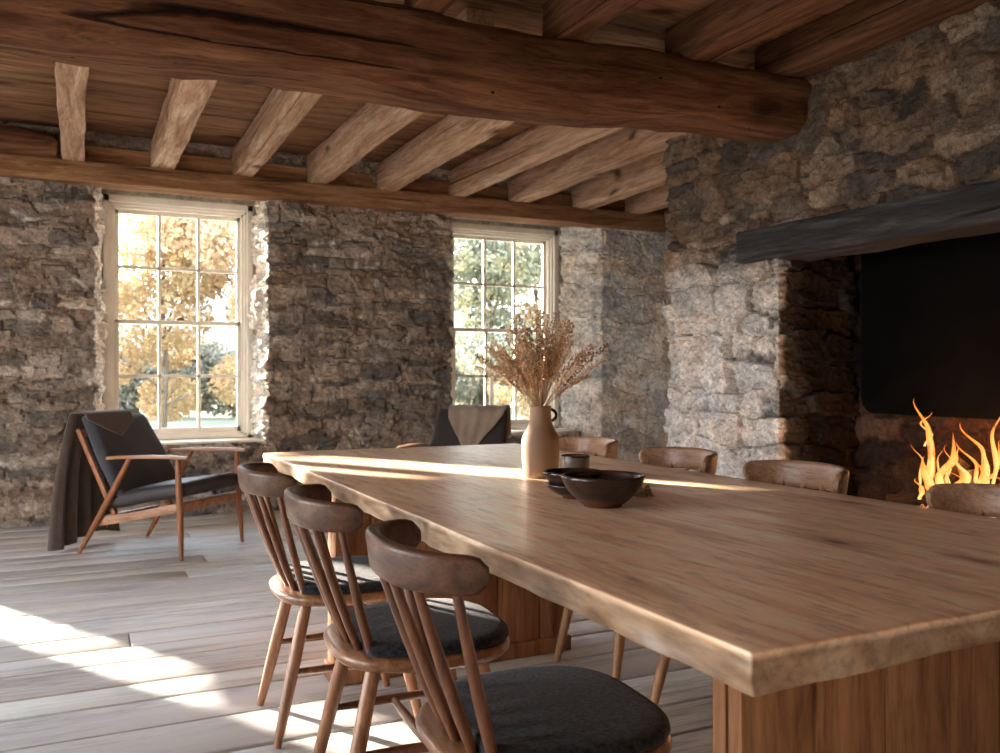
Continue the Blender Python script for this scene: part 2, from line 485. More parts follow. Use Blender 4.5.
def masonry(mb, plan, z0, z1, seed, res=.014, amp=.03, palette=None, mortar=(.3, .24, .18), mortar_w=.22,
            keep=None, uoff=0.0, colfn=None, rough=.012, round_r=.04, chipa=.55, ridgea=.25, offa=1.0, **kw):
    """plan: list of (x, y) points walked so that the visible side is on the LEFT of travel"""
    P = np.array(plan, float)
    seg = np.linalg.norm(np.diff(P, axis=0), axis=1); L = np.concatenate([[0], np.cumsum(seg)])
    nu = max(2, int(L[-1] / res)); nz = max(2, int((z1 - z0) / res))
    us = np.linspace(0, L[-1], nu + 1); zs = np.linspace(z0, z1, nz + 1)
    px = np.interp(us, L, P[:, 0]); py = np.interp(us, L, P[:, 1])
    # smoothed normal
    k = max(1, int(round_r / res))
    tx = np.zeros(nu + 1); ty = np.zeros(nu + 1)
    for i in range(nu + 1):
        a, b = max(0, i - k), min(nu, i + k)
        dx, dy = px[b] - px[a], py[b] - py[a]; l = math.hypot(dx, dy); tx[i], ty[i] = dx / l, dy / l
    nx, ny = -ty, tx
    U, Z = np.meshgrid(us, zs, indexing='ij'); sh = U.shape
    u = U.ravel() + uoff; z = Z.ravel()
    F1, F2, ID, du, dz = stone_field(u, z, seed, **kw)
    rng = np.random.RandomState(seed + 99); ns = ID.max() + 1
    off = rng.uniform(-.5, .5, ns); tlu = rng.uniform(-.35, .35, ns); tlz = rng.uniform(-.4, .4, ns)
    edge = F2 - F1
    m = sstep(0.0, mortar_w, edge) ** .6
    X = np.repeat(px, nz + 1); Y = np.repeat(py, nz + 1)
    n1 = fbm(u * 9, z * 13, 0, seed + 1, 4); n2 = fbm(u * 40, z * 55, 3, seed + 2, 3)
    q = fbm(u * 4.5 + off[ID] * 9, z * 12 + off[ID] * 9, 5, seed + 8, 4) * 3.2
    chip = (np.floor(q) + sstep(.72, 1.0, q - np.floor(q))) / 3.2
    ridge = 1 - np.abs(fbm(u * 8, z * 22, 7, seed + 13, 3)) * 1.6
    hgt = amp * (-.75 + m * (.9 + offa * off[ID] + .75 * (tlu[ID] * du + tlz[ID] * dz) + chipa * chip + ridgea * ridge)) + rough * .6 * n1 + rough * .75 * n2
    X = X + np.repeat(nx, nz + 1) * hgt; Y = Y + np.repeat(ny, nz + 1) * hgt
    pal = np.array(palette if palette is not None else [(.3, .27, .23)])
    ci = rng.randint(0, len(pal), ns); br = rng.uniform(.75, 1.25, ns)
    sc = pal[ci[ID]] * br[ID][:, None]
    mm = sstep(0.03, mortar_w * .8, edge)[:, None]
    col = np.array(mortar)[None] * (1 - mm) * (1 + .15 * n1[:, None]) + sc * mm
    if colfn is not None: col = colfn(col, u, z, X, Y)
    V = np.stack([X, Y, z], 1)
    idx = np.arange(len(V)).reshape(sh)
    a = idx[:-1, :-1].ravel(); b = idx[1:, :-1].ravel(); c = idx[1:, 1:].ravel(); d = idx[:-1, 1:].ravel()
    faces = np.stack([a, b, c, d], 1)
    if keep is not None:
        cu = (U[:-1, :-1] + U[1:, 1:]).ravel() / 2; cz = (Z[:-1, :-1] + Z[1:, 1:]).ravel() / 2
        faces = faces[keep(cu, cz)]
    mb.add(V, faces.tolist(), np.clip(col, 0, 1))

BACK_PAL = [(.215, .175, .145), (.26, .215, .18), (.18, .155, .135), (.31, .26, .215), (.24, .185, .145), (.35, .305, .265), (.14, .125, .115)]
FAR_PAL = [(.74, .71, .67), (.66, .65, .62), (.80, .77, .73), (.70, .65, .59), (.56, .56, .56)]  # light on the wall beyond the second window put into these pale tones
CHIM_PAL = [(.145, .103, .077), (.12, .087, .067), (.18, .132, .102), (.09, .072, .062), (.25, .195, .155), (.165, .112, .078), (.075, .062, .056)]  # shade of the upper chimney put into these darkened tones

YW = 7.25      # inner face of the window wall
YG = 7.60      # plane of the window frames
W1 = (.20, 1.345); W2 = (3.10, 4.285); ZS, ZT = .58, 2.52
W3 = (-2.34, -1.74); W4 = (-1.857, -1.033)       # two unseen windows further along the same wall, shaped for the sun streaks
XL = -2.9; XR = 5.9; YF = -2.6; ZC = 2.92

def whiten_edges(edges, amt=.9, col=(.70, .67, .62)):
    c0 = np.array(col)
    def fn(c, u, z, X, Y):
        m = np.zeros(len(c))
        m = np.maximum(m, sstep(YW + .015, YW + .06, Y + .02 * fbm(X * 20, z * 14, 0, 5, 3)))
        m = m * amt
        return c * (1 - m[:, None]) + c0 * m[:, None] * (1 + .12 * fbm(X * 9, z * 9, Y * 9, 77, 3)[:, None])
    return fn
def far_col(c, u, z, X, Y):  # splayed reveal whitened, its sunlight put into the tint
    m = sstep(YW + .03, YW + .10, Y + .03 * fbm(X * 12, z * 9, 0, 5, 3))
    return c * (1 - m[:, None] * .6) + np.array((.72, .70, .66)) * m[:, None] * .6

# walking with the visible side (room, -Y) on the left means walking towards -X ... so plan runs right to left
wb = MB()
kwb = dict(amp=.034, palette=BACK_PAL, mortar=(.24, .19, .15), mortar_w=.16, row=(.035, .13), wid=(.14, .50), warp=.05, warpf=6, rough=.014)
def yg(x): return (x, YG - .06)
masonry(wb, [yg(W1[0]), (.13, YW), (W4[1] + .05, YW), yg(W4[1])], 0, ZC, 11, .015, colfn=whiten_edges(0), **kwb)
masonry(wb, [yg(W2[0] - .02), (3.02, YW), (W1[1] + .07, YW), yg(W1[1])], 0, ZC, 23, .015, colfn=whiten_edges(0), **kwb)
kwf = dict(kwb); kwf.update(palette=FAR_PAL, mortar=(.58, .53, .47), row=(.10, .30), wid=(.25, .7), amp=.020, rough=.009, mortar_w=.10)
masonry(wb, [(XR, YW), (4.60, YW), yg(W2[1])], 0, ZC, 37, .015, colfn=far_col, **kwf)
masonry(wb, [yg(W3[0]), (W3[0] - .02, YW), (XL, YW)], 0, ZC, 33, .03, **kwb)
for (a, b), s, zs in ((W1, 41, ZS), (W2, 43, ZS), (W3, 45, ZS), (W4, 47, 1.30)):
    al = a - .1 if s != 47 else a + .30
    masonry(wb, [(b + .1, YW + .02), (al, YW + .02)], 0, zs - .02, s, .018, **kwb)
    masonry(wb, [(b + .1, YW + .02), (a - .1, YW + .02)], ZT + .04, ZC, s + 1, .03, **kwb)
# upper faces of the openings: rough stone sill beds and lintel soffits
for (a, b), zs in ((W1, ZS), (W2, ZS), (W3, ZS), (W4, 1.30)):
    v, f = rbox((a + b) / 2, (YW + YG) / 2 + .06, zs - .045, b - a + .14, YG - YW + .1, .05, .008); wb.add(v, f, (.45, .38, .30))
    v, f = rbox((a + b) / 2, (YW + YG) / 2 + .06, ZT + .07, b - a + .2, YG - YW + .1, .08, .008); wb.add(v, f, (.25, .2, .15))
for xa, xb in ((W3[1] + .20, W4[1]),):
    zb_ = 1.28
    v, f = rbox((xa + xb) / 2, (YW + YG + .2) / 2 + .02, zb_ / 2, xb - xa, YG - YW + .2, zb_, .01); wb.add(v, f, (.4, .36, .31))
# outer leaf of the wall
cuts = [XL - .5, W3[0], W4[1], W1[0], W1[1], W2[0], W2[1], XR + .5]
for i in range(0, len(cuts), 2):
    v, f = rbox((cuts[i] + cuts[i + 1]) / 2, YG + .10, 1.45, cuts[i + 1] - cuts[i], .34, 2.95, .005)
    v[:, 1] = np.clip(v[:, 1], YG - .07, YG + .27); wb.add(v, f, (.3, .27, .22))
for (a, b), zs in ((W1, ZS), (W2, ZS), (W3, ZS), (W4, 1.30)):
    for za, zb in ((0, zs - .02), (ZT if a != W3[0] else 2.25, 2.92)):
        v, f = rbox((a + b) / 2, YG + .1, (za + zb) / 2, b - a + .02, .34, zb - za, .005); wb.add(v, f, (.3, .27, .22))
tag(wb.build('wall_back', M['stone'], colors=True, sharp=38), kind='structure')

# ------------------------------------------------------------------ chimney breast (wall_right)
XC = 3.60; YC1 = 4.86; YO1 = 3.81; YO0 = 1.55; XB = 4.19; ZL0, ZL1 = 1.755, 1.93
CYE = -1.2
wr = MB()
kwc = dict(chipa=.25, ridgea=.12, offa=1.3, amp=.028, palette=CHIM_PAL, mortar=(.165, .112, .08), mortar_w=.42, row=(.08, .20), wid=(.10, .34), warp=.07, warpf=5, rough=.013)
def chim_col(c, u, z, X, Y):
    # the pier blocks are pale limestone, with window light put into the tint too
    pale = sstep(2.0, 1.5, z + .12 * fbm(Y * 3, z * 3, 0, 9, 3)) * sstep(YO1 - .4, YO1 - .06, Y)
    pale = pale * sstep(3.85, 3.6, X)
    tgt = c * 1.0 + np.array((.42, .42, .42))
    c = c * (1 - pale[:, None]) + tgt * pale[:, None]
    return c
def jamb_col(c, u, z, X, Y): # soot blackens the inside of the fireplace
    s = sstep(3.615, 3.66, X + .02 * fbm(Y * 5, z * 5, X * 5, 4, 3))
    return c * (1 - .86 * s[:, None])
def both(c, u, z, X, Y): return jamb_col(chim_col(c, u, z, X, Y), u, z, X, Y)
kwq = dict(kwc); kwq.update(row=(.13, .32), wid=(.16, .46), mortar_w=.12, chipa=.28, ridgea=.14, amp=.050, warp=.035, mortar=(.30, .25, .20))
# plan walked so the room (-X side) is on the left: from near (low Y) ... the left of +Y travel is -X
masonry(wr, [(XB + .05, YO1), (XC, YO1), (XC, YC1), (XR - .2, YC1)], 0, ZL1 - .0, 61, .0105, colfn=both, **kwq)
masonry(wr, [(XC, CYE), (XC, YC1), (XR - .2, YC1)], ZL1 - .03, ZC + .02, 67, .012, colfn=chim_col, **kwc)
masonry(wr, [(XC + .55, CYE), (XC, CYE), (XC, YO0), (XB + .05, YO0)], 0, ZL1 - .0, 71, .025, colfn=both, **kwq)
def soot(c, u, z, X, Y): return c * .30
def sootlow(c, u, z, X, Y):
    s = sstep(1.1, .7, z)[:, None]; return c * (.12 + .25 * s) * np.array((1.2, .85, .7))
masonry(wr, [(XB, YO0 - .02), (XB, YO1 + .02)], 0, 2.3, 73, .02, colfn=sootlow, **kwc)
for q in (((XC + .12 + XB) / 2, (YO0 + YO1) / 2, 2.30, XB - XC - .02, YO1 - YO0 + .1, .06),
          (XC + .20, (YO0 + YO1) / 2, 2.05, .04, YO1 - YO0 + .04, .44),
          ((XB + XR) / 2 + .05, 1.8, 1.46, XR - XB - .1, 6.0, 2.92)):
    v, f = rbox(*q, .005); wr.add(v, f, (.05, .045, .04))
tag(wr.build('wall_right', M['stone'], colors=True, sharp=38), kind='structure')
# side wall of the alcove beyond the chimney
wa = MB(); masonry(wa, [(XR - .1, YC1 - .2), (XR - .1, YW + .2)], 0, ZC, 81, .03, **kwb)
tag(wa.build('wall_alcove', M['stone'], colors=True), kind='structure')

# ------------------------------------------------------------------ left and front walls (outside the picture, plastered rubble)
WL = [(2.7, 5.0, .1, 2.5), (1.0, 2.0, .2, 1.95)]  # unseen window openings, sized for the fill light they let in
def slab(mb, x0, x1, y0, y1, z0, z1): 
    v, f = rbox((x0 + x1) / 2, (y0 + y1) / 2, (z0 + z1) / 2, x1 - x0, y1 - y0, z1 - z0, .004, 1); mb.add(v, f)
wl = MB(); ys = [YF - .1, WL[1][0], WL[1][1], WL[0][0], WL[0][1], YG]
for i in (0, 2, 4): slab(wl, XL - .45, XL, ys[i], ys[i + 1], 0, ZC)
for a, b, c, d in WL: slab(wl, XL - .45, XL, a, b, 0, c); slab(wl, XL - .45, XL, a, b, d, ZC)
tag(wl.build('wall_left', M['plaster'], smooth=False), kind='structure')
wf = MB(); slab(wf, XL - .4, XR, YF - .4, YF, 0, ZC)
tag(wf.build('wall_front', M['plaster'], smooth=False), kind='structure')

# ------------------------------------------------------------------ floor and ceiling
fl = MB(); rng = np.random.RandomState(5)
slab(fl, XL - .4, XR + .3, YF - .3, YG + .2, -.10, -.024); fl.c[-1][:] = .12
y = YF
while y < YG:
    w = rng.uniform(.17, .29); x = XL - rng.uniform(0, 4.5)
    while x < XR:
        l = rng.uniform(5.0, 8.5)
        g = .017
        dz = rng.uniform(-.003, 0)
        v, f = rbox(x + l / 2, y + w / 2, -.0125 + dz, l - .004, w - g, .025, .004, 1, (8, 1, 1),
                    lambda q: q + np.stack([0 * q[:, 0], .002 * vnoise(q[:, 0] * 3 + x, q[:, 1], y * 9), 0 * q[:, 0]], 1))
        t = rng.uniform(.84, 1.12); fl.add(v, f, (t * rng.uniform(.97, 1.03), t, t * rng.uniform(.95, 1.02)))
        x += l
    y += w
fo = fl.build('floor', M['floor'], colors=True, sharp=40); tag(fo, kind='structure')

ce = MB(); y = YF
slab(ce, XL - .4, XR + .3, YF - .3, YG + .2, ZC + .03, ZC + .12)
while y < YG:
    w = rng.uniform(.2, .34)
    v, f = rbox((XL + XR) / 2, y + w / 2, ZC + .018, XR - XL + .4, w - .006, .03, .004, 1, (30, 1, 1),
                lambda q: q + np.stack([0 * q[:, 0], 0 * q[:, 0], .004 * vnoise(q[:, 0] * 2, q[:, 1] * 2, y * 7)], 1))
    t = rng.uniform(.75, 1.15); ce.add(v, f, (t, t * .98, t * .95)); y += w
tag(ce.build('ceiling', M['board'], colors=True, sharp=40), kind='structure')

# ------------------------------------------------------------------ hewn timbers
def hewn(name, a, b, w, h, mat, seed, amp=.012, r=.02, bow=0.0, sag=None, step=.05, fn=None, k=3, sharp=None):
    a = Vector(a); b = Vector(b); L = (b - a).length; mid = (a + b) / 2
    n = max(4, int(L / step))
    def f(v):
        x, yy, zz = v[:, 0].copy(), v[:, 1].copy(), v[:, 2].copy()
        s = seed * 7.3
        v[:, 1] += amp * fbm(x * 1.3 + s, yy * 5, zz * 5, seed, 4) + bow * np.sin(x * 1.7 + s)
        v[:, 2] += amp * fbm(x * 1.3 + s, yy * 5 + 9, zz * 5, seed + 5, 4)
        v[:, 1] += amp * .35 * fbm(x * 9, yy * 14 + s, zz * 14, seed + 8, 3)
        v[:, 2] += amp * .35 * fbm(x * 9, yy * 14 + s, zz * 14 + 5, seed + 9, 3)
        if fn is not None: v = fn(v, x, yy, zz)
        return v
    mb = MB(); v, fa = rbox(0, 0, 0, L, w, h, r, k, (n, max(2, int(w / .035)), max(2, int(h / .035))), f); mb.add(v, fa)
    o = mb.build(name, mat, sharp=sharp); o.location = mid
    d = (b - a).normalized(); o.rotation_euler = (0, -math.asin(d.z), math.atan2(d.y, d.x))
    return o

def mainfn(v, x, y, z):   # round the lower edges, swell and thin the trunk like the hewn log it is
    low = np.clip(-z / .17, 0, 1)
    v[:, 1] *= 1 - .16 * low ** 2
    v[:, 2] += .012 * np.sin(x * 3.3) + .06 * np.clip((x - 2.0) / 1.2, 0, 1) * np.clip(-z / .17, 0, 1) - .02 * np.exp(-((x - .9) / 1.0) ** 2) * (z < 0)
    return v
o = hewn('ceiling_beam', (XL, 4.02, 2.55), (XC + .12, 3.76, 2.565), .37, .345, M['beam'], 3, .022, .075, .012, fn=mainfn)
tag(o, 'massive dark oak main beam crossing the room above the table', 'beam')

# wall plates over the windows
o = hewn('wall_plate', (XL, YW - .03, 2.583), (XR, YW - .03, 2.605), .20, .15, M['plate'], 9, .009, .007, .006, k=1, sharp=32)
tag(o, 'long oak wall plate running over both windows under the joist ends', 'beam')
o = hewn('upper_wall_plate', (XL, YW + .04, 2.74), (XR, YW + .04, 2.74), .14, .15, M['plate'], 12, .008, .012)
tag(o, 'set-back upper timber on the window wall, seen between the joist ends', 'beam')

ordn = ['leftmost', 'second', 'third', 'fourth', 'fifth', 'sixth', 'seventh', 'eighth', 'ninth']
for i, x in enumerate([-.01, .60, 1.20, 1.80, 2.40, 3.04, 3.66, 4.32, 4.92]):
    w = [.15, .16, .145, .15, .15, .13, .16, .15, .14][i]
    sk = [0, .02, -.01, .02, 0, .06, -.02, .02, 0][i]
    hh = .235
    o = hewn('ceiling_joist', (x + sk, 3.98, 2.665 + hh / 2 + .015), (x, YW - .0, 2.66 + hh / 2 + .006), w, hh, M['joist'], 20 + i, .009, .006, .004, k=1, sharp=32)
    lab = ('hewn oak joist beyond the main beam, %s' % (ordn[i] if i == 0 else ordn[i] + ' from the left'))
    tag(o, lab, 'ceiling joist', 'joists between the main beam and the window wall')
for i, (x, w) in enumerate([(.75, .16), (1.42, .15), (2.14, .17), (2.90, .21), (3.50, .19)]):
    o = hewn('ceiling_joist', (x, -2.5, 2.72 + .10), (x, 3.80, 2.72 + .10), w, .20, M['beam'], 40 + i, .010, .008, .006, k=1, sharp=32)
    lab = ['shadowed oak joist leftmost of the near bay above the camera', 'dark oak joist meeting the main beam above the flowers, near side',
           'dark oak joist meeting the near side of the main beam left of the wide one', 'widest dark oak joist on the near side of the main beam',
           'dark oak joist hugging the chimney wall on the near side of the main beam'][i]
    tag(o, lab, 'ceiling joist', 'joists on the near side of the main beam')
# half-round offcut lying in the corner over the plate, far left
mb = MB()
v, f = sweep([(-.78, 7.10, 2.745), (-.6, 7.10, 2.755), (-.4, 7.1, 2.76), (-.2, 7.1, 2.75), (-.11, 7.1, 2.735)], lambda i, t: circle([.07, .09, .10, .085, .06][i], n=16)); mb.add(v, f)
o = mb.build('timber_block', M['beam'], loc=(-.45, 7.1, 2.66), sharp=50)
tag(o, 'rounded dark timber block on the wall plate left of the leftmost joist', 'timber')

# ------------------------------------------------------------------ windows
def make_window(num, x0, x1, z0, z1, cols=3, rows=2, detail=True, sillx=.05):
    root = empty('window_%d' % num, ((x0 + x1) / 2, YG, z0)); tag(root, kind='structure')
    w = x1 - x0; h = z1 - z0
    def bx(mb, a, b, c, d, e, g, r=.004):
        v, f = rbox((a + b) / 2, (c + d) / 2, (e + g) / 2, b - a, d - c, g - e, r, 2); mb.add(v, f)
    fr = MB(); fw = .085
    # stepped casing: outer board, inner bead, stop
    for q, (wd, ya, yb) in enumerate(((.045, -.055, .09), (.065, -.03, .09), (fw, -.005, .09))):
        bx(fr, -w / 2, -w / 2 + wd, ya, yb, 0, h); bx(fr, w / 2 - wd, w / 2, ya, yb, 0, h)
        bx(fr, -w / 2, w / 2, ya, yb, h - wd - .01, h)
        bx(fr, -w / 2, w / 2, ya, yb, 0, wd * .55)
    fr.build('window_frame', M['paint'], root, sharp=40)
    si = MB(); bx(si, -w / 2 - sillx, w / 2 + sillx, -.30, .05, -.05, -.004, .012)
    si.build('window_sill', M['paint'], root, sharp=40)
    ix0, ix1 = -w / 2 + fw, w / 2 - fw; iz0, iz1 = .045, h - fw - .01; zm = (iz0 + iz1) / 2
    for nm, za, zb, yo in (('lower_sash', iz0, zm + .018, .012), ('upper_sash', zm - .018, iz1, .045)):
        s = MB(); st = .032; rb = .045 if nm == 'lower_sash' else .032
        bx(s, ix0, ix0 + st, yo, yo + .03, za, zb); bx(s, ix1 - st, ix1, yo, yo + .03, za, zb)
        bx(s, ix0, ix1, yo, yo + .03, za, za + rb); bx(s, ix0, ix1, yo, yo + .03, zb - st, zb)
        gx0, gx1, gz0, gz1 = ix0 + st, ix1 - st, za + rb, zb - st
        for c in range(1, cols):
            xx = gx0 + (gx1 - gx0) * c / cols; bx(s, xx - .0125, xx + .0125, yo + .002, yo + .028, gz0, gz1, .003)
        for c in range(1, rows):
            zz = gz0 + (gz1 - gz0) * c / rows; bx(s, gx0, gx1, yo + .002, yo + .028, zz - .0125, zz + .0125, .003)
        so = s.build(nm, M['paint'], root, sharp=40)
        g = MB(); bx(g, gx0 - .004, gx1 + .004, yo + .013, yo + .017, gz0 - .004, gz1 + .004, .001)
        g.build('glass_pane', M['glass'], so, smooth=False)
    if detail:
        l = MB(); v, f = rbox(0, .0, zm + .026, .06, .022, .014, .004); l.add(v, f)
        v, f = rbox(.012, -.004, zm + .038, .045, .012, .010, .004); l.add(v, f)
        l.build('sash_lock', M['brass'], root)
    return root
make_window(1, W1[0], W1[1], ZS, ZT)
make_window(2, W2[0], W2[1], ZS, ZT)
make_window(3, W3[0], W3[1], ZS, 2.25, 1, 2, False, .02)
w4 = make_window(4, W4[0], W4[1], 1.30, ZT, 1, 1, False, .02)
mb = MB(); v, f = rbox(-1.535 - (W4[0] + W4[1]) / 2, .04, .61, .11, .10, 1.2, .005); mb.add(v, f); mb.build('mullion', M['paint'], w4, sharp=40)  # wide post added to split the sun streak

# ------------------------------------------------------------------ dining table
TX0, TX1, TY0, TY1, TZ = .765, 2.035, .86, 4.03, .75
tb = empty('dining_table', ((TX0 + TX1) / 2, (TY0 + TY1) / 2, 0))
tag(tb, 'long oak table of thick live-edged slab on two boarded plinths', 'table')
cx, cy = (TX0 + TX1) / 2, (TY0 + TY1) / 2
def topfn(v):
    x, yy, z = v[:, 0].copy(), v[:, 1].copy(), v[:, 2].copy()
    e = np.clip((np.abs(x) - .56) / .075, 0, 1); sg = np.sign(x)
    v[:, 0] += sg * e * (.0035 * fbm(yy * 1.3, z * 2, sg, 3, 3) + .006 * fbm(yy * 8, z * 25, sg, 5, 4) * (z < .018))
    ee = np.clip((np.abs(yy) - 1.5) / .09, 0, 1)
    v[:, 1] += np.sign(yy) * ee * (.006 * fbm(x * 1.5, z * 3, 2, 7, 3) + .004 * fbm(x * 9, z * 20, 4, 8, 3))
    v[:, 2] += np.where(z < 0, .006 * fbm(x * 4, yy * 2, 0, 9, 3) * 1.0, .0012 * fbm(x * 3, yy * 1.2, 0, 19, 3))
    # a broken knot in the left edge
    k = np.exp(-(((yy + cy - 2.02) / .03) ** 2)) * (x < -.6) * (z < .026)
    v[:, 0] += .005 * k
    return v
mb = MB(); v, f = rbox(0, 0, TZ - .027, TX1 - TX0, TY1 - TY0, .054, .004, 2, (26, 200, 5), topfn)
ee_ = np.maximum(sstep(TX1 - cx - .012, TX1 - cx - .003, np.abs(v[:, 0])), sstep(TY1 - cy - .014, TY1 - cy - .004, np.abs(v[:, 1]))) * sstep(TZ - .002, TZ - .008, v[:, 2])
ee_ = ee_ * (.70 + .14 * fbm(v[:, 1] * 14, v[:, 0] * 14, v[:, 2] * 40, 5, 3))
mb.add(v, f, 1 - ee_[:, None] * np.array((.9, .95, 1.0)))
mb.build('table_top', M['table'], tb, colors=True)
def plinth(x0, x1, y0, y1):
    mb = MB(); rng = np.random.RandomState(int(y0 * 100)); yc = (y0 + y1) / 2
    for ya, yb in ((y0, yc - .002), (yc + .002, y1)):
        x = x0
        while x < x1 - .01:
            w = min(rng.uniform(.11, .19), x1 - x)
            if x1 - x - w < .06: w = x1 - x
            v, f = rbox(x + w / 2 - cx, (ya + yb) / 2 - cy + rng.uniform(-.002, .002), .349, w - .003, yb - ya, .694, .003, 1, (2, 1, 12),
                        lambda q: q + np.stack([.001 * vnoise(q[:, 2] * 6, x * 9, 0), .0015 * vnoise(q[:, 2] * 5, x * 9, 3), 0 * q[:, 0]], 1)); mb.add(v, f)
            x += w
    o = mb.build('plinth', M['support'], tb, sharp=40)
    b = MB(); v, f = rbox((x0 + x1) / 2 - cx, yc - cy, .03, x1 - x0 + .02, y1 - y0 + .03, .06, .005, 2); b.add(v, f)
    b.build('base_rail', M['support'], o, sharp=40)
plinth(.955, 1.86, 1.095, 1.165)
plinth(.83, 1.78, 3.06, 3.165)

# ------------------------------------------------------------------ spindle-back chairs
def make_chair():
    root = empty('dining_chair')
    # seat: rounded shield shape, front = +Y
    def outline(n=72, grow=0.0):
        pts = []
        for j in range(n):
            a = 2 * PI * j / n
            c, s = math.cos(a), math.sin(a)
            e = 2.9
            x = .232 * math.copysign(abs(c) ** (2 / e), c); y = .215 * math.copysign(abs(s) ** (2 / e), s)
            if y > 0: y *= 1.10
            x *= 1 - .10 * (1 if y < 0 else 0) * (abs(y) / .2) + .02
            r = math.hypot(x, y); x += x / r * grow; y += y / r * grow
            pts.append((x, y))
        return pts
    def puck(levels, dish=None):
        n = 72; V = []; F = []
        for g, z in levels:
            V += [(x, y, z) for x, y in outline(n, g)]
        for i in range(len(levels) - 1):
            for j in range(n):
                k = (j + 1) % n; F.append((i * n + j, i * n + k, (i + 1) * n + k, (i + 1) * n + j))
        # top and bottom fans in rings
        for base, sgn, zf in ((0, -1, levels[0][1]), ((len(levels) - 1) * n, 1, levels[-1][1])):
            prev = list(range(base, base + n)); src = np.array([V[q] for q in prev])
            for sc in (.85, .6, .3):
                st = len(V)
                for q in src: V.append((q[0] * sc, q[1] * sc, zf + (dish(sc) if (dish and sgn > 0) else 0)))
                cur = list(range(st, st + n))
                for j in range(n):
                    k = (j + 1) % n; q = (prev[j], prev[k], cur[k], cur[j]); F.append(q if sgn > 0 else q[::-1])
                prev = cur
            V.append((0, 0, zf + (dish(0) if (dish and sgn > 0) else 0))); c = len(V) - 1
            for j in range(n):
                k = (j + 1) % n; q = (prev[j], prev[k], c); F.append(q if sgn > 0 else q[::-1])
        return V, F
    s = MB(); v, f = puck([(-.030, .405), (-.012, .408), (-.002, .418), (0, .428), (-.004, .436), (-.012, .440)]); s.add(v, f)
    s.build('seat', M['rail'], root, sharp=50)
    c = MB(); v, f = puck([(-.030, .438), (-.020, .441), (-.013, .449), (-.015, .458), (-.024, .466), (-.04, .470)], lambda q: .006 * (1 - q * q) - .001)
    v = [(x, y + .012 if y > -.13 else max(y, -.150), z) for x, y, z in v]; c.add(v, f)
    co = c.build('seat_cushion', M['charcoal'], root)
    # legs
    legs = []
    for sx in (-1, 1):
        for (tx, ty, bx_, by) in ((.155, .13, .20, .215), (.135, -.13, .185, -.225)):
            a = (sx * tx, ty, .41); b = (sx * bx_, by, .0)
            pts = lerp_pts(b, a, 9); rad = [.0115, .0145, .0165, .018, .019, .0195, .019, .0185, .018]
            mb = MB(); v, f = tube(pts, rad, 14); mb.add(v, f)
            mb.build('leg', M['chair_leg'], root, sharp=50); legs.append((a, b))
    def at(l, z): a, b = l; t = (z - b[2]) / (a[2] - b[2]); return tuple(b[q] + (a[q] - b[q]) * t for q in range(3))
    # H stretcher
    m1 = []
    for l1, l2 in ((legs[0], legs[1]), (legs[2], legs[3])):
        p, q = at(l1, .21), at(l2, .21); mb = MB(); v, f = tube(lerp_pts(p, q, 7), [.008, .010, .012, .0125, .012, .010, .008], 10); mb.add(v, f)
        mb.build('stretcher', M['chair_z'], root, sharp=50); m1.append(tuple((p[i] + q[i]) / 2 for i in range(3)))
    mb = MB(); v, f = tube(lerp_pts(m1[0], m1[1], 7), [.008, .010, .012, .0125, .012, .010, .008], 10); mb.add(v, f)
    mb.build('stretcher', M['chair_z'], root, sharp=50)
    # crest rail: bent arc, ends sweep forward and taper
    n = 41; path = []; hts = []
    for i in range(n):
        t = -1 + 2 * i / (n - 1)
        x = .200 * math.sin(t * 1.30) / math.sin(1.30)
        yv = -.300 + .130 * (abs(t) ** 2.3)
        z = .771 + .006 * (1 - t * t)
        path.append((x, yv, z)); hts.append(t)
    def prof(i, tt):
        t = hts[i]; e = max(0.0, (abs(t) - .84) / .16)
        h = (.076 - .006 * abs(t)) * math.sqrt(max(.2, 1 - e ** 3 * .80)); w = .027 * (1 - .25 * e * e)
        pr = rrect(w, h, .011, 4)
        return [(a + (.004 * b / .03), b) for a, b in pr]
    mb = MB(); v, f = sweep(path, prof); mb.add(v, f)
    mb.build('crest_rail', M['chair_x'], root, sharp=60)
    # spindles
    for k in range(6):
        t = (-1 + 2 * k / 5)
        tt = t * .80
        xt = .200 * math.sin(tt * 1.30) / math.sin(1.30); yt = -.300 + .130 * abs(tt) ** 2.3
        b = (t * .150, -.165 + .028 * abs(t) ** 2, .432); a = (xt, yt, .770)
        mid = [b[q] * .5 + a[q] * .5 for q in range(3)]; mid[1] -= .006
        pts = []
        for i in range(11):
            s_ = i / 10; pts.append(tuple((1 - s_) ** 2 * b[q] + 2 * s_ * (1 - s_) * mid[q] + s_ * s_ * a[q] for q in range(3)))
        rad = [.0105, .0125, .0135, .0138, .0135, .013, .0122, .0115, .0108, .010, .0095]
        mb = MB(); v, f = sweep(pts, lambda i, t_: circle(rad[i] * 1.15, rad[i] * .85, 12), up=(0, 1, 0)); mb.add(v, f)
        mb.build('spindle', M['chair_z'], root, sharp=50)
    return root

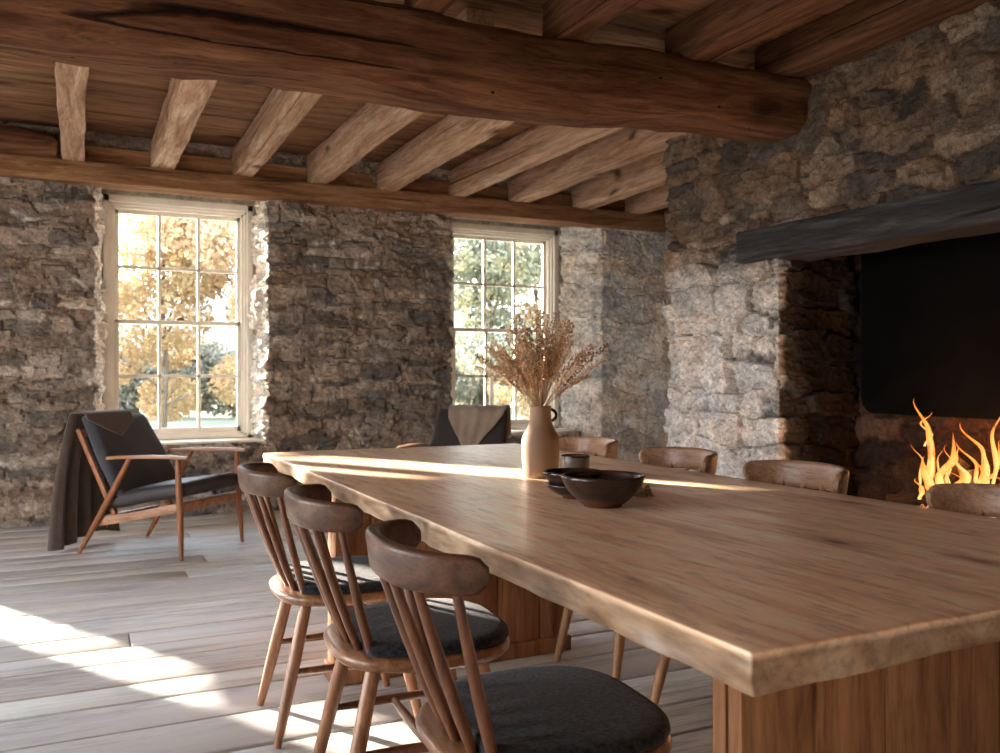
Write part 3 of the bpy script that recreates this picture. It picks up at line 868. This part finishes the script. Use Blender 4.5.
chair0 = make_chair(); used = [False]
def place_chair(x, y, rz, label, group):
    o = chair0 if not used[0] else copy_tree(chair0)
    used[0] = True
    o.location = (x, y, 0); o.rotation_euler = (0, 0, R(rz)); tag(o, label, 'chair', group)
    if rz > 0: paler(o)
    return o
M['crest_lit'] = wood('crest_lit_oak', (.19, .09, .045), (.34, .185, .105), (.46, .29, .18), 'X', 1.6, .4, .45, .15, .002)  # sunlit look of the chimney-side chairs put into lighter wood copies
M['leg_lit'] = wood('leg_lit_oak', (.22, .095, .04), (.38, .19, .09), (.50, .28, .14), 'Z', 1.6, .45, .4, .15, .002)
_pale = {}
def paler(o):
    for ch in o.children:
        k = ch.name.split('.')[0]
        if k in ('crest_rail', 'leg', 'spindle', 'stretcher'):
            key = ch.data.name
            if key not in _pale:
                d = ch.data.copy(); d.materials[0] = M['crest_lit'] if k == 'crest_rail' else M['leg_lit']; _pale[key] = d
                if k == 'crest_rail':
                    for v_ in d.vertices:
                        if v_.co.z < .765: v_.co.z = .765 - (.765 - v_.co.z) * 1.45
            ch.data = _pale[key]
GL, GR = 'spindle-back chairs along the left side of the table', 'spindle-back chairs along the chimney side of the table'
place_chair(.792, 1.49, -94, 'spindle-back chair nearest the camera, dark cushion in full view', GL)
place_chair(.780, 2.14, -94, 'spindle-back chair with sunlit cushion, middle one on the left side of the table', GL)
place_chair(.772, 2.795, -93, 'spindle-back chair at the far left corner of the table, nearest the armchair', GL)
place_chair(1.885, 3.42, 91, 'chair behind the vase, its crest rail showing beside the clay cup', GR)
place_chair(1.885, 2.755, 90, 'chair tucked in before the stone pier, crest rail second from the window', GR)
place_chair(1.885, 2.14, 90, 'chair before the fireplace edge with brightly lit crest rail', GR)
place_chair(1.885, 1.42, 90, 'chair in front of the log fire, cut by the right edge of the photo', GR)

# ------------------------------------------------------------------ things on the table
vz = empty('vase', (1.44, 2.66, TZ)); tag(vz, 'tan stoneware bottle vase holding the dried stems', 'vase')
prof = [(.0, .0), (.052, .0), (.057, .004), (.0605, .02), (.064, .06), (.0655, .10), (.065, .125), (.061, .142), (.052, .158), (.043, .176),
        (.0375, .195), (.036, .215), (.036, .235), (.0375, .241), (.0375, .244), (.034, .244), (.032, .235), (.031, .20), (.04, .165), (.055, .13), (.055, .02), (.0, .015)]
mb = MB(); v, f = lathe(prof, 48); mb.add(v, f); mb.build('vase_body', M['clay'], vz)
mb = MB(); pts = []
for i in range(13):
    a = -PI / 2 + PI * i / 12; pts.append((.033 + .022 * math.cos(a), 0, .212 + .020 * math.sin(a)))
v, f = tube(pts, .0055, 8); mb.add(v, f); h = mb.build('handle', M['glaze'], vz); h.rotation_euler = (0, 0, R(-18)); h['label'] = 'small dark loop handle'

bq = empty('dried_flower_bouquet', (1.44, 2.66, TZ + .02)); tag(bq, 'bouquet of dry golden seed stems in the tan vase', 'dried flowers')
rng = random.Random(12)
SEEDV = [(0, 0, 1), (.9, 0, .1), (0, .9, 0), (-.9, 0, -.1), (0, -.9, 0), (0, 0, -1)]
SEEDF = [(0, 1, 2), (0, 2, 3), (0, 3, 4), (0, 4, 1), (5, 2, 1), (5, 3, 2), (5, 4, 3), (5, 1, 4)]
NST = 80
for k in range(NST):
    az = rng.uniform(0, 2 * PI); sp = (rng.random() ** .75)
    L = rng.uniform(.42, .545) * (1 - .06 * sp); lean = R(4 + 50 * sp)
    r0 = .018 * rng.random()
    p0 = Vector((r0 * math.cos(az + 2), r0 * math.sin(az + 2), .005)); neck = Vector((.022 * sp * math.cos(az), .022 * sp * math.sin(az), .222))
    d = Vector((math.sin(lean) * math.cos(az), math.sin(lean) * math.sin(az), math.cos(lean)))
    hl = L - .2; tip = neck + d * hl + Vector((0, 0, -.02 * sp))
    pts = [p0, (p0 + neck) / 2, neck]
    for i in range(1, 9):
        s = i / 8; up = Vector((0, 0, 1)) * .05 * s * (1 - s); pts.append(neck + (tip - neck) * s + up + Vector((rng.uniform(-1, 1), rng.uniform(-1, 1), 0)) * .002)
    st = MB(); v, f = tube([tuple(q) for q in pts], [.0013] * len(pts), 5); st.add(v, f)
    so = st.build('stem', M['straw'], bq)
    sd = MB(); start = .22 + .2 * rng.random(); nn = 84
    for q in range(nn):
        s = start + (1 - start) * q / nn; i = min(int(s * 8), 7); fr_ = s * 8 - i
        b = pts[2 + i].lerp(pts[3 + i], fr_); wdt = .014 * math.sin(PI * min(1, .18 + .82 * (1 - s) / (1 - start))) + .002
        a2 = rng.uniform(0, 2 * PI); rr = wdt * rng.random() ** .5
        cpos = b + Vector((math.cos(a2) * rr, math.sin(a2) * rr, rng.uniform(-.004, .006) + rr * .5))
        sz = rng.uniform(.0034, .0062); ax = Vector((rng.uniform(-1, 1), rng.uniform(-1, 1), rng.uniform(.2, 1))).normalized()
        qt = ax.to_track_quat('Z', 'Y')
        vs = [tuple(cpos + (qt @ Vector((e[0] * sz * .62, e[1] * sz * .62, e[2] * sz * 1.25)))) for e in SEEDV]
        sd.add(vs, SEEDF)
        if q % 9 == 0:   # side twig
            v, f = sweep([tuple(b), tuple(cpos)], lambda i, t: circle(.0006, n=3)); sd.add(v, f)
    sd.build('seed_head', M[rng.choice(['seed', 'seed', 'seeddark', 'seedpale', 'seedpale', 'seedpale'])], so, smooth=False)

def bowl(name, loc, R_, H, foot, label, mat_out='glaze', thick=.006, tilt=0, rawh=.28):
    root = empty(name, loc); tag(root, label, 'bowl'); root.rotation_euler = (0, tilt, 0)
    out = [(foot * .97, .0), (foot, .006)]
    for i in range(1, 13):
        t = i / 12; out.append((foot + (R_ - foot) * (.62 * math.sin(t * PI / 2) + .38 * t), .006 + (H - .006) * t ** 1.22))
    k = max(3, int(len(out) * .35))
    inn = [(max(0, r - thick * 1.1), z + (thick if i < 6 else thick * .4)) for i, (r, z) in enumerate(out[1:])][::-1]
    mb = MB(); v, f = lathe([(0, .004), (foot * .8, .003)] + out[:1] + out[1:k + 1], 56); mb.add(v, f); 
    fo = mb.build('foot', M['rawclay'], root); fo['label'] = 'unglazed reddish clay foot'
    mb = MB(); v, f = lathe([(out[k][0] - .003, out[k][1] - .001)] + out[k:] + [(R_ - thick * .5, H + .0015)] + inn + [(0, .008 + thick)], 56); mb.add(v, f)
    mb.build('bowl_body', M[mat_out], root); return root
bowl('bowl', (1.272, 2.00, TZ), .113, .082, .052, 'largest dark brown glazed bowl with a clay-coloured foot, nearest the camera')
bowl('bowl', (1.280, 2.165, TZ), .080, .040, .032, 'low dark dish under the smaller bowl, behind the largest bowl')
bowl('bowl', (1.280, 2.165, TZ + .017), .088, .058, .040, 'smaller dark bowl stacked in a low dish, between vase and largest bowl')
cup = empty('cup', (1.455, 2.45, TZ)); tag(cup, 'small taupe handleless cup with a dark rim behind the bowls', 'cup')
mb = MB(); v, f = lathe([(0, .0), (.032, .0), (.037, .004), (.043, .03), (.0455, .07), (.046, .088), (.044, .090), (.042, .088), (.040, .03), (.03, .008), (0, .007)], 44); mb.add(v, f)
mb.build('cup_body', M['cupglaze'], cup)
mb = MB(); v, f = lathe([(.0462, .086), (.0466, .0895), (.0448, .0915), (.0425, .0895), (.0422, .086)], 44); mb.add(v, f[:-1]); r_ = mb.build('rim', M['glaze'], cup); r_['label'] = 'dark glazed rim'
# crumpled napkin beside the bowl
def napkin(name, loc, s, mat):
    n = 26; V = []; F = []
    for i in range(n):
        for j in range(n):
            a, b = i / (n - 1) - .5, j / (n - 1) - .5
            r = math.hypot(a, b)
            z = .5 + .45 * float(fbm(a * 5, b * 5, 1, 3, 3)) - r * .55
            V.append((a * s * 1.0 + .006 * float(vnoise(a * 9, b * 9, 4)), b * s * 1.5, max(.002, z * s * .75)))
    for i in range(n - 1):
        for j in range(n - 1): F.append((i * n + j, (i + 1) * n + j, (i + 1) * n + j + 1, i * n + j + 1))
    mb = MB(); mb.add(V, F); o = mb.build(name, mat, loc=None); o.location = loc
    m = o.modifiers.new('s', 'SOLIDIFY'); m.thickness = .002
    return o
M['linen'] = fabric('beige_linen_napkin', (.36, .27, .18), (.58, .46, .33), 150, .4)
tag(napkin('napkin', (1.475, 2.12, TZ + .001), .055, M['linen']), 'small crumpled beige cloth napkin just right of the largest bowl', 'napkin')

# ------------------------------------------------------------------ armchairs
def make_armchair(seat_mat, back_mat):
    root = empty('armchair')
    for sx in (-1, 1):
        x = sx * .30
        # front leg, arm, raking rear leg
        mb = MB(); v, f = tube([(x * 1.04, .345, 0), (x * 1.02, .335, .15), (x, .325, .30), (x, .315, .45), (x, .31, .595)], [.011, .017, .021, .019, .014], 14); mb.add(v, f)
        mb.build('leg', M['teak_z'], root, sharp=50)
        mb = MB(); v, f = tube([(x * 1.04, -.40, 0), (x * 1.02, -.30, .16), (x, -.20, .32), (x, -.115, .46), (x, -.035, .595)], [.012, .018, .022, .019, .014], 14); mb.add(v, f)
        mb.build('leg', M['teak_z'], root, sharp=50)
        mb = MB()
        pts = [(x, -.20, .592), (x, -.1, .600), (x, .1, .608), (x, .28, .610), (x, .38, .606)]
        wd = [.022, .045, .060, .052, .030]
        v, f = sweep(pts, lambda i, t: rrect(wd[i] * 1.15, .020, .009)); mb.add(v, f)
        mb.build('armrest', M['teak_y'], root, sharp=50)
        mb = MB(); v, f = sweep([(x * .93, .33, .315), (x * .93, .0, .245), (x * .93, -.29, .195)], lambda i, t: rrect(.022, .055, .006)); mb.add(v, f)
        mb.build('side_rail', M['teak_y'], root, sharp=50)
        mb = MB(); v, f = sweep([(x * .86, -.16, .20), (x * .86, -.275, .42), (x * .86, -.455, .76)], lambda i, t: rrect(.026, .034, .008), up=(0, 1, 0)); mb.add(v, f)
        mb.build('back_post', M['teak_z'], root, sharp=50)
    mb = MB(); v, f = rbox(0, .32, .305, .56, .024, .055, .006); mb.add(v, f); mb.build('front_rail', M['teak_y'], root, sharp=50)
    mb = MB(); v, f = rbox(0, -.285, .20, .54, .024, .05, .006); mb.add(v, f); mb.build('rear_rail', M['teak_y'], root, sharp=50)
    mb = MB(); v, f = rbox(0, -.435, .735, .50, .022, .045, .006); mb.add(v, f); mb.build('top_rail', M['teak_y'], root, sharp=50)
    def seatfn(v):
        x, y, z = v[:, 0].copy(), v[:, 1].copy(), v[:, 2].copy()
        v[:, 2] += .030 * (1 - (x / .3) ** 2) * (1 - (y / .34) ** 2) * (z > 0) + .004 * fbm(x * 7, y * 7, 0, 2, 3)
        v[:, 2] += y * .19
        return v
    mb = MB(); v, f = rbox(0, .045, .362, .565, .61, .085, .036, 5, (14, 14, 2), seatfn); mb.add(v, f); mb.build('seat_cushion', seat_mat, root)
    def backfn(v):
        x, y, z = v[:, 0].copy(), v[:, 1].copy(), v[:, 2].copy()
        v[:, 1] += .020 * (1 - (x / .3) ** 2) * (y > 0) * (1 - (z / .3) ** 2) + .004 * fbm(x * 6, z * 6, 0, 4, 3)
        v[:, 0] *= 1 - .10 * np.clip(z / .28, 0, 1)
        v[:, 1] -= (z) * .58
        return v
    mb = MB(); v, f = rbox(0, -.270, .595, .575, .085, .50, .036, 5, (14, 2, 14), backfn); mb.add(v, f); mb.build('back_cushion', back_mat, root)
    return root
AC1 = (.53, 5.97); A1 = -133.0
ac = make_armchair(M['leather'], M['slate'])
ac.location = (*AC1, 0); ac.rotation_euler = (0, 0, R(A1))
tag(ac, 'low teak armchair with grey cushions by the left window', 'armchair')
AC2 = (2.42, 5.70); A2 = 140.0
ac2 = copy_tree(ac); ac2.location = (*AC2, 0); ac2.rotation_euler = (0, 0, R(A2))
tag(ac2, 'teak armchair with dark back seen over the far table edge', 'armchair')
for ch in ac2.children:
    if ch.name.startswith('back_cushion'): ch.data = ch.data.copy(); ch.data.materials[0] = M['leather']

def back_y(z): return -.270 - (z - .595) * .58       # centre line of the back cushion
def sheet(name, fn, nu, nv, mat, loc, rz, thick=.007):
    V = []; F = []
    for i in range(nu):
        for j in range(nv): V.append(fn(i / (nu - 1), j / (nv - 1)))
    for i in range(nu - 1):
        for j in range(nv - 1): F.append((i * nv + j, (i + 1) * nv + j, (i + 1) * nv + j + 1, i * nv + j + 1))
    mb = MB(); mb.add(V, F); o = mb.build(name, mat); o.location = loc; o.rotation_euler = (0, 0, rz)
    s = o.modifiers.new('thickness', 'SOLIDIFY'); s.thickness = thick; s.offset = 1
    return o
# grey-brown blanket over the back of armchair 1 : u across, v from front flap over the top to the hem behind
ZTOP = .853
def blanket1(u, v):
    a = -.10 + .40 * u                      # local x of the fold on top
    front = .14 * (1 - abs(u - .45) * 1.5)             # pointed flap in front
    front = max(.02, front)
    Lb = .80 - .03 * math.sin(u * 5)
    s = v * (front + .10 + Lb)
    if s < front:                            # in front of the back cushion
        z = ZTOP - (front - s); y = back_y(z) + .062; x = a
        x += .0
    elif s < front + .10:
        t = (s - front) / .10; ang = PI * t
        z = ZTOP + .022 * math.sin(ang); y = back_y(ZTOP) + .062 * math.cos(ang); x = a
    else:
        q = s - front - .10; t = q / Lb; z = ZTOP - q
        y0 = back_y(ZTOP) - .064
        fold = math.sin(u * 2 * PI * 4.5 + .6) * (.006 + .030 * t ** .8) + .012 * math.sin(u * 2 * PI * 9 + 2) * t
        y = y0 - .05 * t + fold - .03 * math.sin(PI * t)
        x = a + (u - .35) * .16 * t + .01 * math.sin(u * 20) * t
    return (x, y, z)
o = sheet('blanket', blanket1, 90, 80, M['throw'], (*AC1, 0), R(A1)); tag(o, 'grey-brown wool blanket hanging behind the armchair by the left window', 'blanket')
def blanket2(u, v):
    a = -.27 + .44 * u
    front = .05 + .30 * (1 - abs(u - .52) * 2) ** .8 if abs(u - .52) < .5 else .05
    Lb = .20; s = v * (front + .10 + Lb)
    w = .004 * math.sin(u * 30) + .006 * math.sin(u * 13 + v * 5)
    if s < front:
        z = ZTOP - (front - s); q = (front - s) / .35
        y = back_y(z) + .070 + w + .010; x = a * (1 - .35 * q) - .0
    elif s < front + .10:
        t = (s - front) / .10; ang = PI * t
        z = ZTOP + .024 * math.sin(ang) + .003 * math.sin(u * 25); y = back_y(ZTOP) + .070 * math.cos(ang); x = a
    else:
        q = s - front - .10; z = ZTOP - q; y = back_y(ZTOP) - .066 + w - .01; x = a
    return (x, y, z)
o = sheet('throw_blanket', blanket2, 70, 60, M['tan_throw'], (*AC2, 0), R(A2)); tag(o, 'tan linen throw hung in a point over the dark armchair back', 'blanket')

# ------------------------------------------------------------------ fireplace
o = hewn('fireplace_lintel', (XC + .06, 4.07, (ZL0 + ZL1) / 2 + .005), (XC + .06, .9, (ZL0 + ZL1) / 2 - .01), .30, ZL1 - ZL0 + .01, M['lintel'], 77, .010, .018, .004)
tag(o, 'blackened timber lintel spanning the fireplace opening', 'lintel')
mb = MB(); v, f = rbox(XC + .27, (YO0 + YO1) / 2, .16, .52, YO1 - YO0 - .1, .30, .02, 2, (8, 30, 4), lambda q: q + .008 * fbm(q[:, 0] * 5, q[:, 1] * 5, q[:, 2] * 5, 3, 3)[:, None]); mb.add(v, f, (.10, .085, .07))
o = mb.build('hearth', M['stone'], colors=True, loc=(XC + .27, 2.65, .01)); tag(o, 'raised stone hearth slab inside the fireplace opening', 'hearth')
# iron plate on the back of the fireplace
mb = MB()
pr = rrect(2.0, 1.2, .09, 6)
V = []; 
for xx, gr in ((4.145, 0), (4.105, 0), (4.10, -.006)):
    V += [(xx, 2.68 + a * (1 + gr / 1), 1.48 + b * (1 + gr)) for a, b in pr]
n = len(pr); F = []
for i in range(2):
    for j in range(n): k = (j + 1) % n; F.append((i * n + j, i * n + k, (i + 1) * n + k, (i + 1) * n + j))
F.append(tuple(range(n - 1, -1, -1))); F.append(tuple(2 * n + j for j in range(n)))
mb.add(V, F); o = mb.build('iron_fireback', M['iron'], loc=(4.12, 2.68, .88), sharp=40); tag(o, 'black iron plate with rounded corner at the back of the fireplace', 'fireback')

def log(a, b, r, seed, label):
    a = Vector(a); b = Vector(b); L = (b - a).length; n = 14
    mb = MB(); V = []; F = []; m = 18
    for i in range(n):
        for j in range(m):
            an = 2 * PI * j / m; x = -L / 2 + L * i / (n - 1)
            rr = r * (1 + .16 * float(fbm(x * 6, math.cos(an) * 1.5 + seed, math.sin(an) * 1.5, seed, 3)))
            V.append((x, rr * math.cos(an), rr * math.sin(an)))
    for i in range(n - 1):
        for j in range(m): k = (j + 1) % m; F.append((i * m + j, i * m + k, (i + 1) * m + k, (i + 1) * m + j))
    F.append(tuple(range(m - 1, -1, -1))); F.append(tuple((n - 1) * m + j for j in range(m)))
    mb.add(V, F); o = mb.build('firewood_log', M['log'], sharp=50); o.location = (a + b) / 2
    d = (b - a).normalized(); o.rotation_euler = (0, -math.asin(d.z), math.atan2(d.y, d.x))
    tag(o, label, 'log', 'logs burning in the fireplace')
log((3.84, 3.32, .37), (3.82, 2.62, .37), .06, 1, 'charred log lying flat at the front of the burning pile')
log((4.00, 3.28, .375), (4.02, 2.60, .375), .065, 2, 'charred log lying flat at the back of the burning pile')
log((3.90, 3.12, .44), (3.98, 2.92, .68), .052, 3, 'charred log propped upright behind the left flame')
log((3.86, 3.10, .46), (4.0, 2.66, .47), .050, 4, 'charred log laid across the top of the burning pile')
log((3.86, 2.78, .44), (3.94, 2.86, .62), .045, 5, 'stubby charred log leaning between the two flames')
log((3.78, 3.22, .45), (3.88, 3.04, .48), .032, 6, 'thin burnt branch at the left end of the burning pile')
fire = empty('fire', (3.9, 2.9, .42)); tag(fire, 'orange flames and embers of the log fire', 'fire')
def flame(x, y, z, h, w, seed, lean=0.0):
    n = 26; m = 14; V = []; F = []
    h *= 1.12; z += .02; w *= .72
    for i in range(n):
        t = i / (n - 1)
        r = w * (math.sin(PI * min(1, t * 1.0 + .12)) ** .8) * (1 - t) ** .55 * (1 + .45 * float(vnoise(t * 6, seed, 0, seed)))
        ox = .030 * float(vnoise(t * 4, seed * 3.1, 1)) * (.3 + t); oy = .075 * float(vnoise(t * 3.6 + seed, 2.2, 5)) * (.25 + t) + lean * t * t
        for j in range(m):
            a = 2 * PI * j / m + t * 2.0
            V.append((x + ox + r * .5 * math.cos(a), y + oy + r * math.sin(a) * (1 + .25 * math.sin(3 * a + seed)), z + h * t))
    for i in range(n - 1):
        for j in range(m): k = (j + 1) % m; F.append((i * m + j, i * m + k, (i + 1) * m + k, (i + 1) * m + j))
    mb = MB(); mb.add(V, F); o = mb.build('flame', M['flame'], fire); o.location = -Vector((3.9, 2.9, .42))
    return o
for q in ((3.84, 3.03, .50, .47, .034, 3, .02), (3.83, 2.93, .45, .36, .040, 5, -.02), (3.82, 2.99, .46, .22, .045, 8, .01), (3.83, 2.87, .46, .20, .030, 13, -.02),
          (3.86, 2.77, .50, .36, .036, 21, .02), (3.86, 2.70, .52, .44, .028, 34, -.03), (3.88, 2.80, .46, .30, .030, 55, .05), (3.84, 2.72, .46, .24, .038, 89, .0),
          (3.86, 3.07, .72, .18, .016, 144, .03), (3.80, 2.95, .40, .14, .05, 11, 0), (3.86, 2.60, .50, .30, .035, 17, .01), (3.84, 2.83, .44, .14, .03, 19, 0)):
    flame(*q)
rf = random.Random(31)
for q in range(14):
    flame(3.80 + rf.uniform(0, .10), rf.choice([3.02, 2.96, 2.78, 2.70, 2.62]) + rf.uniform(-.05, .05), .44 + rf.uniform(0, .12), rf.uniform(.10, .28), rf.uniform(.010, .024), 200 + q * 7, rf.uniform(-.05, .05))
rng = random.Random(4); mb = MB()
for k in range(60):
    x, y, s = rng.uniform(3.76, 3.92), rng.uniform(2.62, 3.03), rng.uniform(.010, .024)
    v, f = rbox(x - 3.9, y - 2.9, rng.uniform(.41, .485) - .42, s * 1.3, s, s, s * .3, 1); mb.add(v, f)
e = mb.build('embers', M['ember'], fire); e['kind'] = 'stuff'

# ------------------------------------------------------------------ outside
gm = MB(); V = []; F = []; nx, ny = 60, 60
for i in range(nx):
    for j in range(ny):
        x = -45 + 110 * i / (nx - 1); y_ = 8.0 + (j / (ny - 1)) ** 1.6 * 90
        V.append((x, y_, -.12 + .12 * float(vnoise(x * .15, y_ * .15, 0, 3)) + max(0, y_ - 45) * .03))
for i in range(nx - 1):
    for j in range(ny - 1): F.append((i * ny + j, (i + 1) * ny + j, (i + 1) * ny + j + 1, i * ny + j + 1))
gm.add(V, F); tag(gm.build('ground', M['lawn']), kind='structure')
gl2 = MB(); slab(gl2, -45, XL - .5, -20, 8.2, -.3, -.06); tag(gl2.build('ground_side', M['lawn'], smooth=False), kind='structure')
hm = MB(); V = []; F = []
for i in range(80):
    x = -80 + 220 * i / 79
    hh = 9 + 5 * math.sin(x * .05) + 2.5 * float(fbm(x * .08, 1, 0, 5, 4))
    for j, (yy, zz) in enumerate(((78, -1), (88, hh * .5), (100, hh * .9), (120, hh))): V.append((x, yy, zz + .5 * float(fbm(x * .3, j, 0, 8, 3))))
for i in range(79):
    for j in range(3): F.append((i * 4 + j, (i + 1) * 4 + j, (i + 1) * 4 + j + 1, i * 4 + j + 1))
hm.add(V, F); tag(hm.build('hills', M['hill']), kind='structure')

def foliage(n, blobs, size, seed):
    rg = np.random.RandomState(seed); B = np.array(blobs)
    w = B[:, 3] ** 2; idx = rg.choice(len(B), n, p=w / w.sum())
    d = rg.normal(size=(n, 3)); d /= np.linalg.norm(d, axis=1)[:, None]
    rad = B[idx, 3] * rg.uniform(.45, 1.0, n) ** .6
    c = B[idx, :3] + d * rad[:, None] * np.array([1, 1, .8])
    a = rg.normal(size=(n, 3)); a /= np.linalg.norm(a, axis=1)[:, None]
    b = np.cross(a, rg.normal(size=(n, 3))); b /= np.linalg.norm(b, axis=1)[:, None]
    s = (size * rg.uniform(.6, 1.3, n))[:, None]
    V = np.stack([c - a * s, c + b * s * .6, c + a * s, c - b * s * .6], 1).reshape(-1, 3)
    F = (np.arange(n)[:, None] * 4 + np.arange(4)[None]).tolist()
    return V, F
def tree(x, y, h, cr, mat, label, seed, nleaf=2600, size=.09, trunk=.09, low=.35, grp='trees beyond the windows'):
    root = empty('tree', (x, y, -.1)); tag(root, label, 'tree', grp); rg = random.Random(seed)
    mb = MB(); v, f = tube([(0, 0, 0), (.05, .02, h * .3), (-.04, .05, h * .6), (.03, 0, h * .9)], [trunk, trunk * .8, trunk * .5, trunk * .15], 10); mb.add(v, f)
    blobs = []
    for k in range(12):
        a = rg.uniform(0, 2 * PI); r_ = cr * rg.uniform(.15, .85); z = h * (low + (1 - low) * rg.random())
        r_ *= 1 - .5 * max(0, z / h - .7) / .3
        p = (r_ * math.cos(a), r_ * math.sin(a), z); blobs.append((*p, cr * rg.uniform(.28, .5)))
        v, f = tube([(0, 0, z * .6), (p[0] * .5, p[1] * .5, z * .85), p], [trunk * .4, trunk * .25, trunk * .08], 6); mb.add(v, f)
    mb.build('trunk', M['bark'], root)
    V, F = foliage(nleaf, blobs, size, seed); mb = MB(); mb.add(V, F); o = mb.build('foliage', mat, root, smooth=False); o['kind'] = 'stuff'
tree(1.5, 17.5, 4.3, 1.9, M['leaf_gold'], 'golden autumn tree in the middle of the left window', 1, 13000, .06, .06, .15)
tree(2.95, 16.2, 5.0, 1.7, M['leaf_rust'], 'orange-leaved tree at the right of the left window with a thin trunk', 2, 10000, .06, .05, .22)
tree(0.2, 21, 4.0, 1.8, M['leaf_gold'], 'lower golden tree at the left edge of the left window', 3, 8000, .07, .07, .2)
tree(8.0, 17.0, 5.6, 2.1, M['leaf_green'], 'olive green and yellow tree filling the second window', 4, 12000, .065, .06, .15)
tree(10.2, 19.0, 6.2, 2.3, M['leaf_gold'], 'yellow tree at the right side of the second window', 5, 10000, .07, .06, .15)
tree(7.0, 24.0, 5.2, 2.4, M['leaf_green'], 'far green tree behind the olive one in the second window', 6, 6000, .11, .09, .1)
def bush(x, y, w, h, label, seed, mat='leaf_hedge'):
    rg = random.Random(seed); blobs = [(rg.uniform(-w, w), rg.uniform(-.6, .6), rg.uniform(.2, h - .1), rg.uniform(.45, .75)) for _ in range(18)]
    V, F = foliage(9000, blobs, .09, seed); mb = MB(); mb.add(V, F); o = mb.build('bush', M[mat], smooth=False); o.location = (x, y, -.1)
    tag(o, label, 'bush', 'bushes at the end of the lawn')
for i, (x, w, h, lab) in enumerate(((-1.2, 1.6, 1.9, 'dark bush at the left end of the lawn'), (1.5, 1.7, 2.1, 'dark bush behind the golden tree, left window'), (4.2, 1.7, 1.8, 'dark bush behind the orange tree'),
                                    (8.0, 2.0, 2.2, 'green-grey bush low in the second window'), (11.2, 2.0, 2.0, 'bush at the right end of the lawn, second window'), (13.6, 1.6, 2.1, 'furthest right bush of the lawn'))):
    bush(x, 26 + .5 * (i % 2), w, h, lab, 60 + i)

# ------------------------------------------------------------------ light
W = bpy.data.worlds.new('World'); SC.world = W; W.use_nodes = True; nt = W.node_tree; nt.nodes.clear()
out = nt.nodes.new('ShaderNodeOutputWorld'); bg = nt.nodes.new('ShaderNodeBackground')
tc = nt.nodes.new('ShaderNodeTexCoord'); sp = nt.nodes.new('ShaderNodeSeparateXYZ'); rp = nt.nodes.new('ShaderNodeValToRGB')
nt.links.new(tc.outputs['Generated'], sp.inputs[0]); nt.links.new(sp.outputs[2], rp.inputs[0])
e = rp.color_ramp.elements; e[0].position = 0.0; e[0].color = (1, .97, .93, 1); e[1].position = .6; e[1].color = (.62, .78, 1, 1)
m_ = e.new(.22); m_.color = (.86, .93, 1, 1)
nt.links.new(rp.outputs[0], bg.inputs[0]); bg.inputs[1].default_value = 8.0; nt.links.new(bg.outputs[0], out.inputs[0])

sun = bpy.data.lights.new('sun', 'SUN'); sun.energy = 30; sun.color = (1, .89, .76); sun.angle = R(.8)
so = bpy.data.objects.new('sun', sun); COL.objects.link(so)
el = R(14.6); hd = Vector((math.sin(R(29.5)), -math.cos(R(29.5)), 0)); d = Vector((hd.x * math.cos(el), hd.y * math.cos(el), -math.sin(el)))
so.rotation_euler = d.to_track_quat('-Z', 'Y').to_euler(); so.location = (-4, 12, 8)
# sky portals in the openings (they emit nothing, they only guide sampling of the sky)
def portal(loc, rot, w, h):
    l = bpy.data.lights.new('sky_portal', 'AREA'); l.shape = 'RECTANGLE'; l.size = w; l.size_y = h; l.cycles.is_portal = True
    o = bpy.data.objects.new('sky_portal', l); COL.objects.link(o); o.location = loc; o.rotation_euler = rot
for (a, b), z0 in ((W1, ZS), (W2, ZS), (W3, ZS), (W4, 1.3)):
    portal(((a + b) / 2, YG + .30, (z0 + ZT) / 2), (R(-90), 0, 0), b - a, ZT - z0)
for a, b, c, d_ in WL: portal((XL - .46, (a + b) / 2, (c + d_) / 2), (0, R(-90), 0), d_ - c, b - a)
fl_ = bpy.data.lights.new('fire_glow', 'POINT'); fl_.energy = 8; fl_.color = (1, .42, .13); fl_.shadow_soft_size = .10
fo_ = bpy.data.objects.new('fire_glow', fl_); COL.objects.link(fo_); fo_.location = (3.80, 2.88, .72)

# ------------------------------------------------------------------ camera
cam = bpy.data.cameras.new('camera'); co = bpy.data.objects.new('camera', cam); COL.objects.link(co)
co.location = (0, 0, 1.10); co.rotation_euler = (R(90), 0, R(-25.8)); cam.sensor_width = 36; cam.lens = 31.68
cam.shift_y = -.0015; cam.clip_start = .05; cam.clip_end = 500
cam.dof.use_dof = True; cam.dof.focus_distance = 2.35; cam.dof.aperture_fstop = 6.0
SC.camera = co
SC.view_settings.view_transform = 'Standard'; SC.view_settings.look = 'None'; SC.view_settings.gamma = 1
SC.view_settings.use_curve_mapping = False; SC.view_settings.exposure = 0.72
SC.cycles.max_bounces = 10; SC.cycles.diffuse_bounces = 6; SC.cycles.transparent_max_bounces = 16
SC.cycles.use_denoising = True
SC.cycles.sample_clamp_indirect = 6
